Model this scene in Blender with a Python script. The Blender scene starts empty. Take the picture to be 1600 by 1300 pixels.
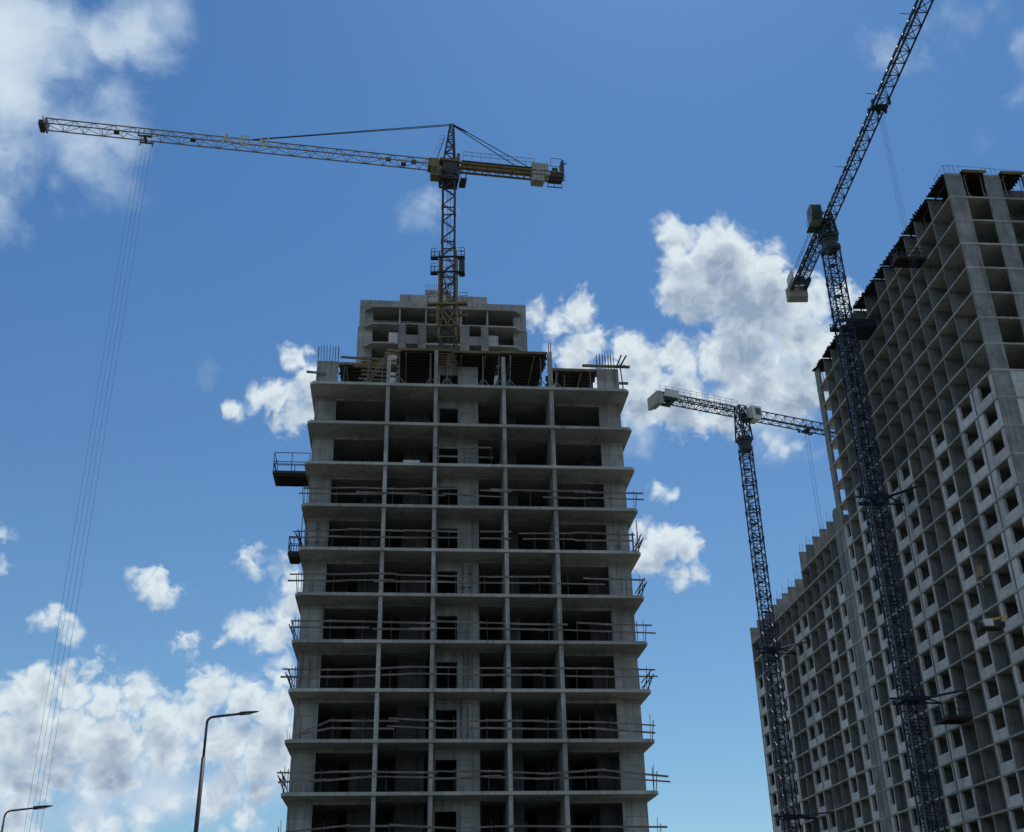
import bpy, math, random
from mathutils import Vector, Matrix
R = math.radians
random.seed(7)
scene = bpy.context.scene
col = scene.collection

# ------------------------------------------------------------------ camera
EYE = 1.6
F_PX, PITCH, ROLL = 1759.15, R(26.7865), R(-1.17725)
_F = Vector((0, math.cos(PITCH), math.sin(PITCH)))
_U0 = Vector((0, -math.sin(PITCH), math.cos(PITCH)))
_R0 = Vector((1, 0, 0))
_c, _s = math.cos(ROLL), math.sin(ROLL)
_R = _c * _R0 + _s * _U0
_U = -_s * _R0 + _c * _U0
cd = bpy.data.cameras.new('camera')
cam = bpy.data.objects.new('camera', cd)
col.objects.link(cam)
m3 = Matrix((_R, _U, -_F)).transposed()
cam.matrix_world = Matrix.Translation((0, 0, EYE)) @ m3.to_4x4()
cd.sensor_width = 36
cd.lens = 36 * F_PX / 1600
cd.clip_start = 0.1
cd.clip_end = 20000
scene.camera = cam

# ------------------------------------------------------------------ light and exposure
SUN_AZ, SUN_EL = R(14), R(62)            # azimuth from +Y towards +X
sun_vec = Vector((math.sin(SUN_AZ) * math.cos(SUN_EL), math.cos(SUN_AZ) * math.cos(SUN_EL), math.sin(SUN_EL)))
sd = bpy.data.lights.new('sun', 'SUN')
sd.energy = 3.2
sd.angle = R(0.5)
sd.color = (1.0, 0.95, 0.87)
sun = bpy.data.objects.new('sun', sd)
col.objects.link(sun)
sun.rotation_euler = sun_vec.to_track_quat('Z', 'Y').to_euler()
scene.view_settings.view_transform = 'Standard'
scene.view_settings.look = 'None'
scene.view_settings.exposure = 0.1
scene.view_settings.gamma = 1
scene.view_settings.use_curve_mapping = False

# ------------------------------------------------------------------ world: sky and clouds
def px_dir(x, y):
    d = _F + _R * ((x - 800) / F_PX) - _U * ((y - 650) / F_PX)
    return d.normalized()

world = bpy.data.worlds.new('World')
scene.world = world
world.use_nodes = True
NT = world.node_tree
NT.nodes.clear()

class G:
    """small helper to write node maths"""
    def __init__(s, nt): s.nt = nt; s.x = 0
    def n(s, typ, **kw):
        nd = s.nt.nodes.new(typ)
        for k, v in kw.items(): setattr(nd, k, v)
        return nd
    def put(s, sock, v):
        if isinstance(v, bpy.types.NodeSocket): s.nt.links.new(v, sock)
        else: sock.default_value = v
    def m(s, op, a, b=None, c=None, clamp=False):
        nd = s.n('ShaderNodeMath', operation=op); nd.use_clamp = clamp
        s.put(nd.inputs[0], a)
        if b is not None: s.put(nd.inputs[1], b)
        if c is not None: s.put(nd.inputs[2], c)
        return nd.outputs[0]
    def v(s, op, a, b=None, sc=None):
        nd = s.n('ShaderNodeVectorMath', operation=op)
        s.put(nd.inputs[0], a)
        if b is not None: s.put(nd.inputs[1], b)
        if sc is not None: s.put(nd.inputs['Scale'], sc)
        return nd.outputs['Value'] if op in ('DISTANCE', 'DOT_PRODUCT', 'LENGTH') else nd.outputs['Vector']
    def noise(s, vec, scale, detail=4, rough=0.55, dist=0.0):
        nd = s.n('ShaderNodeTexNoise')
        s.put(nd.inputs['Vector'], vec)
        nd.inputs['Scale'].default_value = scale
        nd.inputs['Detail'].default_value = detail
        nd.inputs['Roughness'].default_value = rough
        nd.inputs['Distortion'].default_value = dist
        return nd
    def sstep(s, v, a, b):
        nd = s.n('ShaderNodeMapRange', interpolation_type='SMOOTHSTEP')
        s.put(nd.inputs['Value'], v)
        nd.inputs['From Min'].default_value = a; nd.inputs['From Max'].default_value = b
        return nd.outputs['Result']
    def mix(s, f, a, b):
        nd = s.n('ShaderNodeMix', data_type='RGBA')
        s.put(nd.inputs['Factor'], f); s.put(nd.inputs['A'], a); s.put(nd.inputs['B'], b)
        return nd.outputs['Result']

g = G(NT)
tc = g.n('ShaderNodeTexCoord')
D = g.v('NORMALIZE', tc.outputs['Generated'])
sky = g.n('ShaderNodeTexSky', sky_type='NISHITA')
sky.sun_disc = False
sky.sun_elevation = SUN_EL
sky.sun_rotation = SUN_AZ
sky.altitude = 0
sky.air_density = 1.0
sky.dust_density = 0.3
sky.ozone_density = 2.0

CUM = [  # cumulus heaps: image position, radius (turned into fixed directions in the sky)
(1060,380,30),(1045,355,12),(1125,385,45),(1090,440,60),(1160,440,60),(1200,420,33),(1215,470,50),(1170,500,55),(1262,472,38),(1315,468,30),(1350,480,30),(1255,530,50),(1300,545,45),
(845,497,19),(900,488,26),(930,530,30),(900,560,32),(980,545,30),(1000,590,45),(1060,560,36),(1060,620,48),(1120,555,40),(1180,590,55),(1235,620,50),(1280,590,50),(960,600,45),(1035,650,22),(1130,640,36),
(1015,835,24),(1045,850,28),(1070,862,20),(1010,870,26),(1050,895,22),(1085,902,16),
(470,562,24),(452,552,13),(480,590,26),(400,620,23),(430,620,28),(462,650,26),(372,635,14),(440,655,20),(485,640,22),
(245,917,26),(222,902,15),(272,927,16),(248,935,14),(205,893,8),(290,930,7),
(388,872,16),(376,880,9),(396,886,9),(445,890,14),(452,908,14),
(445,955,26),(402,975,27),(376,985,17),(430,985,27),(470,945,24),
(290,1004,16),(302,992,9),(272,1010,8),(445,1036,18),(340,1004,5),
(85,961,9),(70,972,7),(120,994,11),(106,972,6),(149,1015,7),(144,1032,8),
(20,1092,40),(60,1082,36),(110,1080,40),(160,1095,38),(215,1090,34),(250,1120,38),(330,1078,38),(385,1092,38),(432,1108,38),(300,1130,38),(30,1150,55),(100,1150,58),(180,1160,56),(260,1172,46),(350,1160,48),(420,1175,52),
(20,1225,42),(150,1228,34),(230,1275,22),(60,1235,26),(195,1225,28),(125,1296,20),(20,1305,36),(310,1292,14),(345,1298,10),(405,1232,26),(360,1210,30),
(0,830,15),(8,876,9),(1213,696,14),(1196,686,7),(1247,698,6),(1026,762,11),(1046,772,8),(875,466,6),(900,620,24),(930,600,30),(985,640,24),(1090,655,24),(1175,640,28),(1262,560,30),(1330,500,28),(925,590,26),(1010,640,30),(1060,665,20),(1150,660,22),(868,555,14),(872,505,22),(905,535,26),(890,590,18),(100,1215,30),(170,1290,20),(270,1250,20),(30,1265,30),(330,1250,30),(380,1270,22),(440,1180,45),(440,1060,20),(415,1000,20),(1060,640,40),(455,610,20),(60,1150,60)]
CIR = [(0,60,100),(20,150,110),(10,240,88),(95,200,75),(130,262,40),(85,288,34),(165,70,40),(215,50,44),(265,18,34),(125,110,45),(165,215,22),(30,20,70),
(1500,25,34),(1450,42,26),(1385,50,12),(1350,44,8),(1595,70,10),(1560,5,20),(1590,160,10),(675,295,2),(668,306,3),(660,320,1),(298,545,1),(304,560,2),(1540,240,12),(50,1225,62),(150,1245,58),(250,1235,55),(345,1235,50),(425,1215,45),(0,1150,60),(1100,650,38),(1010,650,36),(1190,635,42),(1240,560,50),(0,310,36),(165,150,30),(90,110,50)]

def union(vec, blobs):
    out = None
    for x, y, r in blobs:
        c = px_dir(x, y); rr = (px_dir(x + r, y) - c).length * 0.5 + (px_dir(x, y + r) - c).length * 0.5
        v = g.m('SUBTRACT', rr, g.v('DISTANCE', vec, tuple(c)))
        out = v if out is None else g.m('SMOOTH_MAX', out, v, 0.004) if False else g.m('MAXIMUM', out, v)
    return out

# wander the lookup so the outlines curl
w1 = g.noise(D, 26, 3, 0.6)
W = g.v('ADD', D, g.v('SCALE', g.v('SUBTRACT', w1.outputs['Color'], (0.5, 0.5, 0.5)), sc=0.022))
w2 = g.noise(W, 95, 3, 0.6)
W = g.v('ADD', W, g.v('SCALE', g.v('SUBTRACT', w2.outputs['Color'], (0.5, 0.5, 0.5)), sc=0.009))
mc = union(W, CUM)
# unseen clouds added out of view, to throw neutral fill light on the facades
rest = g.sstep(g.v('DOT_PRODUCT', D, tuple(_F)), 0.80, 0.66)
nbig = g.noise(g.v('MULTIPLY', D, (1.0, 1.0, 1.6)), 3.2, 5, 0.55).outputs['Fac']
extra = g.m('SUBTRACT', g.m('MULTIPLY', g.m('ADD', g.m('SUBTRACT', nbig, 0.44), 0.5), rest), 0.5)
mc = g.m('ADD', g.m('MAXIMUM', mc, g.m('MULTIPLY', extra, 0.35)), 0.002)
UP = Vector((0.10, -0.46, 0.88)).normalized()
def billow(vec, scale):
    """rounded lobes with sharp valleys, centred on zero"""
    tot = None
    for sc_, am in ((1.0, 0.55), (2.3, 0.28), (5.0, 0.17)):
        nz = g.noise(vec, scale * sc_, 0, 0.5).outputs['Fac']
        v = g.m('MULTIPLY', g.m('ABSOLUTE', g.m('SUBTRACT', nz, 0.5)), am * 5.0)
        tot = v if tot is None else g.m('ADD', tot, v)
    return g.m('SUBTRACT', tot, 0.5)
n1 = g.noise(W, 75, 8, 0.62, 0.1).outputs['Fac']
h1 = billow(W, 22)
h2 = billow(g.v('ADD', W, tuple(UP * 0.0075)), 22)
mu = g.m('MAXIMUM', union(g.v('ADD', W, tuple(UP * 0.025)), CUM), g.m('MULTIPLY', extra, 0.35))
mcn = g.m('ADD', g.m('MULTIPLY', mc, 1.3), g.m('MULTIPLY', h1, 0.016))
nlow = g.noise(W, 20, 3, 0.5).outputs['Fac']
wisp = g.m('ADD', 0.017, g.m('MULTIPLY', g.sstep(nlow, 0.42, 0.62), 0.024))
dens = g.m('ADD', mcn, g.m('MULTIPLY', g.m('SUBTRACT', n1, 0.5), wisp))
acum = g.sstep(dens, -0.0045, 0.0145)
shade = g.sstep(g.m('ADD', mu, g.m('ADD', g.m('MULTIPLY', h1, 0.02), g.m('MULTIPLY', g.m('SUBTRACT', nlow, 0.5), 0.03))), -0.006, 0.024)
thick = g.sstep(dens, 0.006, 0.034)
relief = g.m('MULTIPLY', g.m('SUBTRACT', h1, h2), 0.75)
lit = g.m('ADD', g.m('SUBTRACT', 1.0, g.m('ADD', g.m('MULTIPLY', shade, 0.72), g.m('MULTIPLY', thick, 0.30))), relief, clamp=True)
ccol = g.mix(lit, (3.1, 4.1, 5.6, 1), (7.8, 8.8, 9.4, 1))
mi = union(W, CIR)
n2 = g.noise(g.v('MULTIPLY', W, (1.0, 1.0, 1.3)), 10, 7, 0.52, 0.4).outputs['Fac']
di = g.m('ADD', g.m('ADD', mi, 0.005), g.m('MULTIPLY', g.m('SUBTRACT', n2, 0.5), 0.15))
acir = g.m('MULTIPLY', g.sstep(di, -0.012, 0.042), 0.95)
icol = g.mix(g.sstep(di, 0.01, 0.075), (4.9, 6.3, 8.2, 1), (7.2, 8.4, 9.3, 1))
# clear-sky tone: paler towards the horizon
sep = g.n('ShaderNodeSeparateXYZ'); g.put(sep.inputs[0], D)
tint = g.mix(g.sstep(sep.outputs['Z'], 0.10, 0.75), (0.67, 0.90, 1.0, 1), (0.45, 0.80, 1.07, 1))
base = g.n('ShaderNodeMix', data_type='RGBA', blend_type='MULTIPLY')
base.inputs['Factor'].default_value = 1
g.put(base.inputs['A'], sky.outputs['Color']); g.put(base.inputs['B'], tint)
c1 = g.mix(acir, base.outputs['Result'], icol)
c2 = g.mix(acum, c1, ccol)
bg = g.n('ShaderNodeBackground'); g.put(bg.inputs['Color'], c2)
bg.inputs['Strength'].default_value = 0.085
wo = g.n('ShaderNodeOutputWorld'); NT.links.new(bg.outputs[0], wo.inputs[0])

# ------------------------------------------------------------------ materials
def new_mat(name):
    m = bpy.data.materials.new(name); m.use_nodes = True
    gg = G(m.node_tree); bs = m.node_tree.nodes['Principled BSDF']
    return m, gg, bs

def mat_concrete(name, base, dark, seam=1.2, seamh=0.75, rough=0.92, speck=0.0, streak=0.5):
    m, q, bs = new_mat(name)
    t = q.n('ShaderNodeTexCoord').outputs['Object']
    a = q.noise(t, 0.55, 6, 0.65).outputs['Fac']
    b = q.noise(q.v('MULTIPLY', t, (3.2, 3.2, 0.28)), 1.0, 5, 0.6).outputs['Fac']
    c = q.noise(t, 9, 6, 0.7).outputs['Fac']
    f = q.m('ADD', q.m('MULTIPLY', a, 0.9), q.m('MULTIPLY', q.m('SUBTRACT', b, 0.5), streak))
    f = q.m('ADD', f, q.m('MULTIPLY', q.m('SUBTRACT', c, 0.5), 0.45))
    f = q.sstep(f, 0.12, 0.78)
    colr = q.mix(f, dark + (1,), base + (1,))
    # formwork board joints
    sp = q.n('ShaderNodeSeparateXYZ'); q.put(sp.inputs[0], t)
    h = q.m('ADD', sp.outputs['X'], sp.outputs['Y'])
    cv = q.n('ShaderNodeCombineXYZ'); q.put(cv.inputs[0], h); q.put(cv.inputs[1], sp.outputs['Z'])
    br = q.n('ShaderNodeTexBrick'); q.put(br.inputs['Vector'], cv.outputs[0])
    br.inputs['Scale'].default_value = 1.0; br.inputs['Mortar Size'].default_value = 0.012 if seam < 0.7 else 0.028
    br.inputs['Brick Width'].default_value = seam; br.inputs['Row Height'].default_value = seamh
    br.offset = 0.0 if not speck else 0.5
    br.inputs['Color1'].default_value = (1, 1, 1, 1); br.inputs['Color2'].default_value = (0.78, 0.79, 0.80, 1)
    br.inputs['Mortar'].default_value = (0.60, 0.60, 0.60, 1)
    mm = q.n('ShaderNodeMix', data_type='RGBA', blend_type='MULTIPLY'); mm.inputs['Factor'].default_value = 0.85
    q.put(mm.inputs['A'], colr); q.put(mm.inputs['B'], br.outputs['Color'])
    out = mm.outputs['Result']
    # blotches, damp runs and a slightly different pour for every piece
    oi = q.n('ShaderNodeObjectInfo')
    run = q.noise(q.v('MULTIPLY', t, (1.7, 1.7, 0.10)), 1.3, 6, 0.7).outputs['Fac']
    patch = q.noise(t, 0.22, 4, 0.6, 0.6).outputs['Fac']
    k = q.m('MULTIPLY', q.m('ADD', 0.84, q.m('MULTIPLY', oi.outputs['Random'], 0.26)), q.m('SUBTRACT', 1.0, q.m('MULTIPLY', q.sstep(run, 0.50, 0.70), 0.42)))
    k = q.m('MULTIPLY', k, q.m('ADD', 0.80, q.m('MULTIPLY', patch, 0.40)))
    out = q.v('SCALE', out, sc=k)
    if speck:
        vo = q.n('ShaderNodeTexVoronoi'); q.put(vo.inputs['Vector'], t); vo.inputs['Scale'].default_value = 3.2
        s2 = q.m('MULTIPLY', q.sstep(vo.outputs['Distance'], 0.17, 0.10), q.sstep(q.noise(t, 0.9, 3).outputs['Fac'], 0.5, 0.6))
        out = q.mix(q.m('MULTIPLY', s2, speck), out, (0.09, 0.085, 0.08, 1))
    q.put(bs.inputs['Base Color'], out)
    bs.inputs['Roughness'].default_value = rough
    bp = q.n('ShaderNodeBump'); bp.inputs['Strength'].default_value = 0.25; bp.inputs['Distance'].default_value = 0.03
    q.put(bp.inputs['Height'], c); m.node_tree.links.new(bp.outputs[0], bs.inputs['Normal'])
    return m

def mat_paint(name, base, wear, metal=0.0, rough=0.5, sc=3.0, lo=0.45, hi=0.75):
    m, q, bs = new_mat(name)
    t = q.n('ShaderNodeTexCoord').outputs['Object']
    a = q.noise(t, sc, 6, 0.7).outputs['Fac']
    q.put(bs.inputs['Base Color'], q.mix(q.sstep(a, lo, hi), base + (1,), wear + (1,)))
    bs.inputs['Roughness'].default_value = rough; bs.inputs['Metallic'].default_value = metal
    return m

def mat_wood(name, base, dark):
    m, q, bs = new_mat(name)
    t = q.n('ShaderNodeTexCoord').outputs['Object']
    a = q.noise(q.v('MULTIPLY', t, (0.8, 6, 9)), 1.6, 5, 0.6).outputs['Fac']
    b = q.noise(t, 0.7, 3).outputs['Fac']
    q.put(bs.inputs['Base Color'], q.mix(q.sstep(q.m('ADD', a, q.m('SUBTRACT', b, 0.5)), 0.3, 0.75), dark + (1,), base + (1,)))
    bs.inputs['Roughness'].default_value = 0.85
    return m

M = {}
M['conc'] = mat_concrete('cast_concrete', (0.54, 0.54, 0.51), (0.26, 0.262, 0.245), streak=0.7)
M['conc_edge'] = mat_concrete('slab_concrete', (0.55, 0.545, 0.52), (0.32, 0.32, 0.30), seam=3.1, seamh=5, streak=0.25)
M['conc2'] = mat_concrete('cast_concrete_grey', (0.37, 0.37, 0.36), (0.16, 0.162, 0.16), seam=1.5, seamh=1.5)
M['block'] = mat_concrete('aerated_block', (0.80, 0.785, 0.77), (0.60, 0.59, 0.58), seam=0.6, seamh=0.25, speck=0.0, streak=0.2)
M['block_speck'] = mat_concrete('aerated_block_dabbed', (0.80, 0.785, 0.77), (0.60, 0.59, 0.58), seam=0.6, seamh=0.25, speck=0.9, streak=0.2)
M['inner'] = mat_concrete('shaded_inner_concrete', (0.26, 0.27, 0.27), (0.13, 0.135, 0.138))  # same concrete with interior shade put into its colour, to keep bays dark
M['panel'] = mat_concrete('precast_panel', (0.40, 0.375, 0.365), (0.27, 0.255, 0.25), seam=2.4, seamh=2.0, streak=0.3)
M['blue'] = mat_paint('navy_steel', (0.009, 0.017, 0.045), (0.02, 0.025, 0.036), rough=0.45)
M['teal'] = mat_paint('dark_green_steel', (0.012, 0.03, 0.032), (0.03, 0.04, 0.04), rough=0.5)
M['yellow'] = mat_paint('ochre_steel', (0.24, 0.165, 0.06), (0.07, 0.05, 0.035), rough=0.55, lo=0.4, hi=0.7)
M['darkst'] = mat_paint('dull_dark_steel', (0.035, 0.033, 0.045), (0.07, 0.05, 0.035), rough=0.6)
M['jibst'] = mat_paint('faded_ochre_steel', (0.26, 0.21, 0.11), (0.10, 0.09, 0.07), rough=0.6)
M['galv'] = mat_paint('galvanised_steel', (0.18, 0.19, 0.2), (0.10, 0.10, 0.11), metal=0.3, rough=0.55)
M['white'] = mat_paint('white_paint', (0.62, 0.63, 0.60), (0.35, 0.36, 0.34), rough=0.5, lo=0.5, hi=0.85)
M['cabgrey'] = mat_paint('grey_green_paint', (0.24, 0.27, 0.25), (0.13, 0.14, 0.13), rough=0.45)
M['cw'] = mat_paint('counterweight_concrete', (0.42, 0.40, 0.36), (0.24, 0.23, 0.21), rough=0.9)
M['rust'] = mat_paint('rusty_rebar', (0.10, 0.055, 0.04), (0.05, 0.035, 0.035), rough=0.85, sc=6)
M['wood'] = mat_wood('weathered_plank', (0.23, 0.20, 0.175), (0.12, 0.10, 0.085))
M['timber'] = mat_wood('formwork_beam', (0.24, 0.18, 0.10), (0.12, 0.09, 0.055))
M['ply'] = mat_wood('formwork_plywood', (0.060, 0.045, 0.042), (0.03, 0.025, 0.028))
M['cable'] = mat_paint('steel_cable', (0.06, 0.07, 0.09), (0.04, 0.045, 0.06), rough=0.6)
M['lamp'] = mat_paint('lamp_pole_paint', (0.035, 0.03, 0.045), (0.06, 0.05, 0.06), rough=0.5)
M['lens'] = mat_paint('lamp_lens', (0.5, 0.5, 0.5), (0.35, 0.35, 0.35), rough=0.2)
M['letter'] = mat_paint('cream_sheet', (0.62, 0.56, 0.36), (0.4, 0.36, 0.22), rough=0.5)
M['orange'] = mat_wood('orange_timber', (0.75, 0.38, 0.10), (0.5, 0.25, 0.07))
mg, q, bs = new_mat('cab_glass')
q.put(bs.inputs['Base Color'], q.mix(q.noise(q.n('ShaderNodeTexCoord').outputs['Object'], 2).outputs['Fac'], (0.02, 0.03, 0.035, 1), (0.05, 0.07, 0.075, 1)))
bs.inputs['Roughness'].default_value = 0.08
M['glass'] = mg
mgd, q, bs = new_mat('site_ground')
t = q.n('ShaderNodeTexCoord').outputs['Object']
q.put(bs.inputs['Base Color'], q.mix(q.noise(t, 0.06, 8, 0.65).outputs['Fac'], (0.035, 0.05, 0.02, 1), (0.11, 0.10, 0.075, 1)))
bs.inputs['Roughness'].default_value = 0.95
M['ground'] = mgd
M['asphalt'] = mat_paint('asphalt', (0.05, 0.05, 0.052), (0.075, 0.073, 0.07), rough=0.9, sc=0.8)
M['kerb'] = mat_paint('kerb_stone', (0.32, 0.31, 0.3), (0.22, 0.21, 0.2), rough=0.9)
M['mark'] = mat_paint('road_paint', (0.75, 0.75, 0.72), (0.45, 0.45, 0.43), rough=0.7)

# ------------------------------------------------------------------ mesh builder
class MB:
    def __init__(s): s.v = []; s.f = []
    def box(s, x0, y0, z0, x1, y1, z1):
        i = len(s.v)
        x0, x1 = min(x0, x1), max(x0, x1); y0, y1 = min(y0, y1), max(y0, y1); z0, z1 = min(z0, z1), max(z0, z1)
        s.v += [(x0,y0,z0),(x1,y0,z0),(x1,y1,z0),(x0,y1,z0),(x0,y0,z1),(x1,y0,z1),(x1,y1,z1),(x0,y1,z1)]
        s.f += [(i,i+3,i+2,i+1),(i+4,i+5,i+6,i+7),(i,i+1,i+5,i+4),(i+1,i+2,i+6,i+5),(i+2,i+3,i+7,i+6),(i+3,i,i+4,i+7)]
        return s
    def hexa(s, pts):
        i = len(s.v); s.v += [tuple(p) for p in pts]
        s.f += [(i,i+3,i+2,i+1),(i+4,i+5,i+6,i+7),(i,i+1,i+5,i+4),(i+1,i+2,i+6,i+5),(i+2,i+3,i+7,i+6),(i+3,i,i+4,i+7)]
        return s
    def prism(s, poly, z0, z1):
        i = len(s.v); n = len(poly)
        s.v += [(x, y, z0) for x, y in poly] + [(x, y, z1) for x, y in poly]
        s.f.append(tuple(i + k for k in reversed(range(n)))); s.f.append(tuple(i + n + k for k in range(n)))
        for k in range(n):
            a, b = i + k, i + (k + 1) % n
            s.f.append((a, b, b + n, a + n))
        return s
    def bar(s, p, q, w, h=None, n=4, w2=None):
        p = Vector(p); q = Vector(q); d = q - p
        if d.length < 1e-6: return s
        d.normalize()
        ref = Vector((0, 0, 1)) if abs(d.z) < 0.9 else Vector((1, 0, 0))
        a = d.cross(ref).normalized(); b = a.cross(d).normalized()
        h = h or w; w2 = w2 or w
        i = len(s.v)
        for (P, ww) in ((p, w), (q, w2)):
            for k in range(n):
                an = 2 * math.pi * (k + 0.5) / n
                r = 0.5 / math.cos(math.pi / n) if n == 4 else 0.5
                s.v.append(tuple(P + a * (math.cos(an) * r * ww) + b * (math.sin(an) * r * (h if w2 == w else ww))))
        s.f.append(tuple(i + k for k in reversed(range(n)))); s.f.append(tuple(i + n + k for k in range(n)))
        for k in range(n):
            c, e = i + k, i + (k + 1) % n
            s.f.append((c, e, e + n, c + n))
        return s
    def plate(s, p, q, w, t, up):
        """a board from p to q, w wide along up, t thick"""
        p = Vector(p); q = Vector(q); d = (q - p).normalized(); up = Vector(up)
        up = (up - d * up.dot(d)).normalized(); a = d.cross(up)
        o = [(-.5, -.5), (.5, -.5), (.5, .5), (-.5, .5)]
        return s.hexa([p + up * (w * u) + a * (t * v) for u, v in o] + [q + up * (w * u) + a * (t * v) for u, v in o])
    def tube(s, pts, rad, n=8):
        for k in range(len(pts) - 1):
            r0 = rad[k] if isinstance(rad, (list, tuple)) else rad
            r1 = rad[k + 1] if isinstance(rad, (list, tuple)) else rad
            s.bar(pts[k], pts[k + 1], r0 * 2, n=n, w2=r1 * 2 if r1 != r0 else None)
        return s
    def build(s, name, mat, parent=None, smooth=False):
        me = bpy.data.meshes.new(name); me.from_pydata(s.v, [], s.f); me.materials.append(M[mat]); me.update()
        if smooth:
            for p in me.polygons: p.use_smooth = True
        o = bpy.data.objects.new(name, me); col.objects.link(o)
        if parent is not None: o.parent = parent
        return o

def thing(name, label, cat, loc=(0, 0, 0), rz=0.0, group=None):
    o = bpy.data.objects.new(name, None); col.objects.link(o)
    o.location = loc; o.rotation_euler = (0, 0, rz); o.empty_display_size = 0.5
    o['label'] = label; o['category'] = cat
    if group: o['group'] = group
    return o

def clone(root, loc, rz, label):
    r = root.copy(); col.objects.link(r); r.location = loc; r.rotation_euler = (0, 0, rz); r['label'] = label
    for ch in list(root.children):
        c = ch.copy(); col.objects.link(c); c.parent = r
        for gch in ch.children:
            d = gch.copy(); col.objects.link(d); d.parent = c
    return r

def struct(o): o['kind'] = 'structure'; return o

def truss(mb, corners0, corners1, n, chord, brace, faces=None, pattern='z', horiz=True):
    """lattice between two matching corner rings"""
    k = len(corners0); c0 = [Vector(c) for c in corners0]; c1 = [Vector(c) for c in corners1]
    for a, b in zip(c0, c1): mb.bar(a, b, chord)
    faces = faces or [(i, (i + 1) % k) for i in range(k)]
    def P(i, t): return c0[i].lerp(c1[i], t)
    for fi, (a, b) in enumerate(faces):
        for j in range(n):
            t0, t1 = j / n, (j + 1) / n
            if horiz: mb.bar(P(a, t0), P(b, t0), brace)
            if pattern == 'x':
                mb.bar(P(a, t0), P(b, t1), brace); mb.bar(P(b, t0), P(a, t1), brace)
            elif pattern == 'k':
                mid = P(a, (t0 + t1) / 2).lerp(P(b, (t0 + t1) / 2), 0.0)
                mb.bar(P(a, t0), P(b, (t0 + t1) / 2), brace); mb.bar(P(b, (t0 + t1) / 2), P(a, t1), brace)
            else:
                if (j + fi) % 2: mb.bar(P(a, t0), P(b, t1), brace)
                else: mb.bar(P(b, t0), P(a, t1), brace)
        if horiz: mb.bar(P(a, 1), P(b, 1), brace)

# ------------------------------------------------------------------ ground
gm = MB(); gm.v = [(-6000,-6000,0),(6000,-6000,0),(6000,6000,0),(-6000,6000,0)]; gm.f = [(0,1,2,3)]
struct(gm.build('ground', 'ground'))
rm = MB(); rm.v = [(-5.5,-60,0.004),(-12.5,160,0.004),(-19.5,160,0.004),(-12.5,-60,0.004)]; rm.f = [(0,1,2,3)]
rm.v = [(-7.3,-60,.004),(-7.3,55,.004),(-14.3,55,.004),(-14.3,-60,.004)]
rm.v = [(-9.9,-60,.004),(-9.9,34,.004),(-17.0,62,.004),(-24.6,100,.004),(-31.6,98,.004),(-24.0,60,.004),(-16.9,33,.004),(-16.9,-60,.004)]
rm.f = [(7,0,1,6),(6,1,2,5),(5,2,3,4)]
# ------------------------------------------------------------------ near tower
BX, BY, BYAW = -13.7719, 67.5070, R(5.6168)
W1, D1 = 22.15, 19.0
Z0 = 10.117 + EYE
near = thing('unfinished_tower', 'nearest concrete tower frame with open floors and plank rails, below the yellow crane', 'building', (BX, BY, 0), BYAW)
SL = 0.2
def zk(k): return Z0 + 3 * k
def slab_poly(w, d, ch): return [(ch, 0), (w - ch, 0), (w, ch), (w, d), (0, d), (0, ch)]
LV = list(range(-3, 10))
for k in LV:
    z = zk(k); m = MB(); m.prism(slab_poly(W1, D1, 0.28), z - SL, z)
    m.build('floor_slab', 'conc_edge', near)
FINS1 = [5.2, 8.49, 13.2, 16.52]
def hole_wall(m, x0, x1, y0, y1, z0, z1, h):
    """wall box with one opening h=(xa,xb,za,zb)"""
    xa, xb, za, zb = h
    if xa > x0: m.box(x0, y0, z0, xa, y1, z1)
    if xb < x1: m.box(xb, y0, z0, x1, y1, z1)
    if za > z0: m.box(xa, y0, z0, xb, y1, za)
    if zb < z1: m.box(xa, y0, zb, xb, y1, z1)
for k in LV[:-1]:
    z = zk(k); zt = zk(k + 1) - SL
    e = 0.001
    for x in FINS1:
        MB().box(x, 0.12, z + e, x + 0.25, 2.6, zt - e).build('column', 'conc', near)
    MB().box(0.26, 2.0, z + e, 1.72, 2.25, zt - e).build('wall_pier', 'conc', near)
    MB().box(20.27, 2.0, z + e, 21.8, 2.25, zt - e).build('wall_pier', 'conc', near)
    cw = MB(); hole_wall(cw, 8.75, 11.64, 2.0, 2.25, z + e, zt - e, (8.93, 10.22, z + e, z + 2.15)); cw.build('core_wall', 'conc', near)
    MB().box(1.73, 2.02, zt - 0.22, 5.19, 2.2, zt - e).build('lintel_beam', 'conc', near); MB().box(16.78, 2.02, zt - 0.22, 20.26, 2.2, zt - e).build('lintel_beam', 'conc', near)
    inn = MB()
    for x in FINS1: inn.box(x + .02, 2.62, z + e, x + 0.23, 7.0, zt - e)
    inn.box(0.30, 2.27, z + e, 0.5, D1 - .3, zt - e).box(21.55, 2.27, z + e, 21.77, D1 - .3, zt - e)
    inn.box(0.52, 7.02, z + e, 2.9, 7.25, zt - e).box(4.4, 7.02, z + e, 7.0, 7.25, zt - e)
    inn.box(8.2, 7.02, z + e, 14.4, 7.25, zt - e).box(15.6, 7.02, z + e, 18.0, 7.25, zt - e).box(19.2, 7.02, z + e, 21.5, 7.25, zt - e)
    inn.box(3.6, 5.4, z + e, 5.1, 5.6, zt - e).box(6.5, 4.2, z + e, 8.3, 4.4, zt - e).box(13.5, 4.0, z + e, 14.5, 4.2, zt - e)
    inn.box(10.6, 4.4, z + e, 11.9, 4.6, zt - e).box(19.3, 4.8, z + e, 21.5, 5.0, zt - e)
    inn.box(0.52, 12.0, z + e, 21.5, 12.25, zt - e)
    inn.build('inner_wall', 'inner', near)
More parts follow.
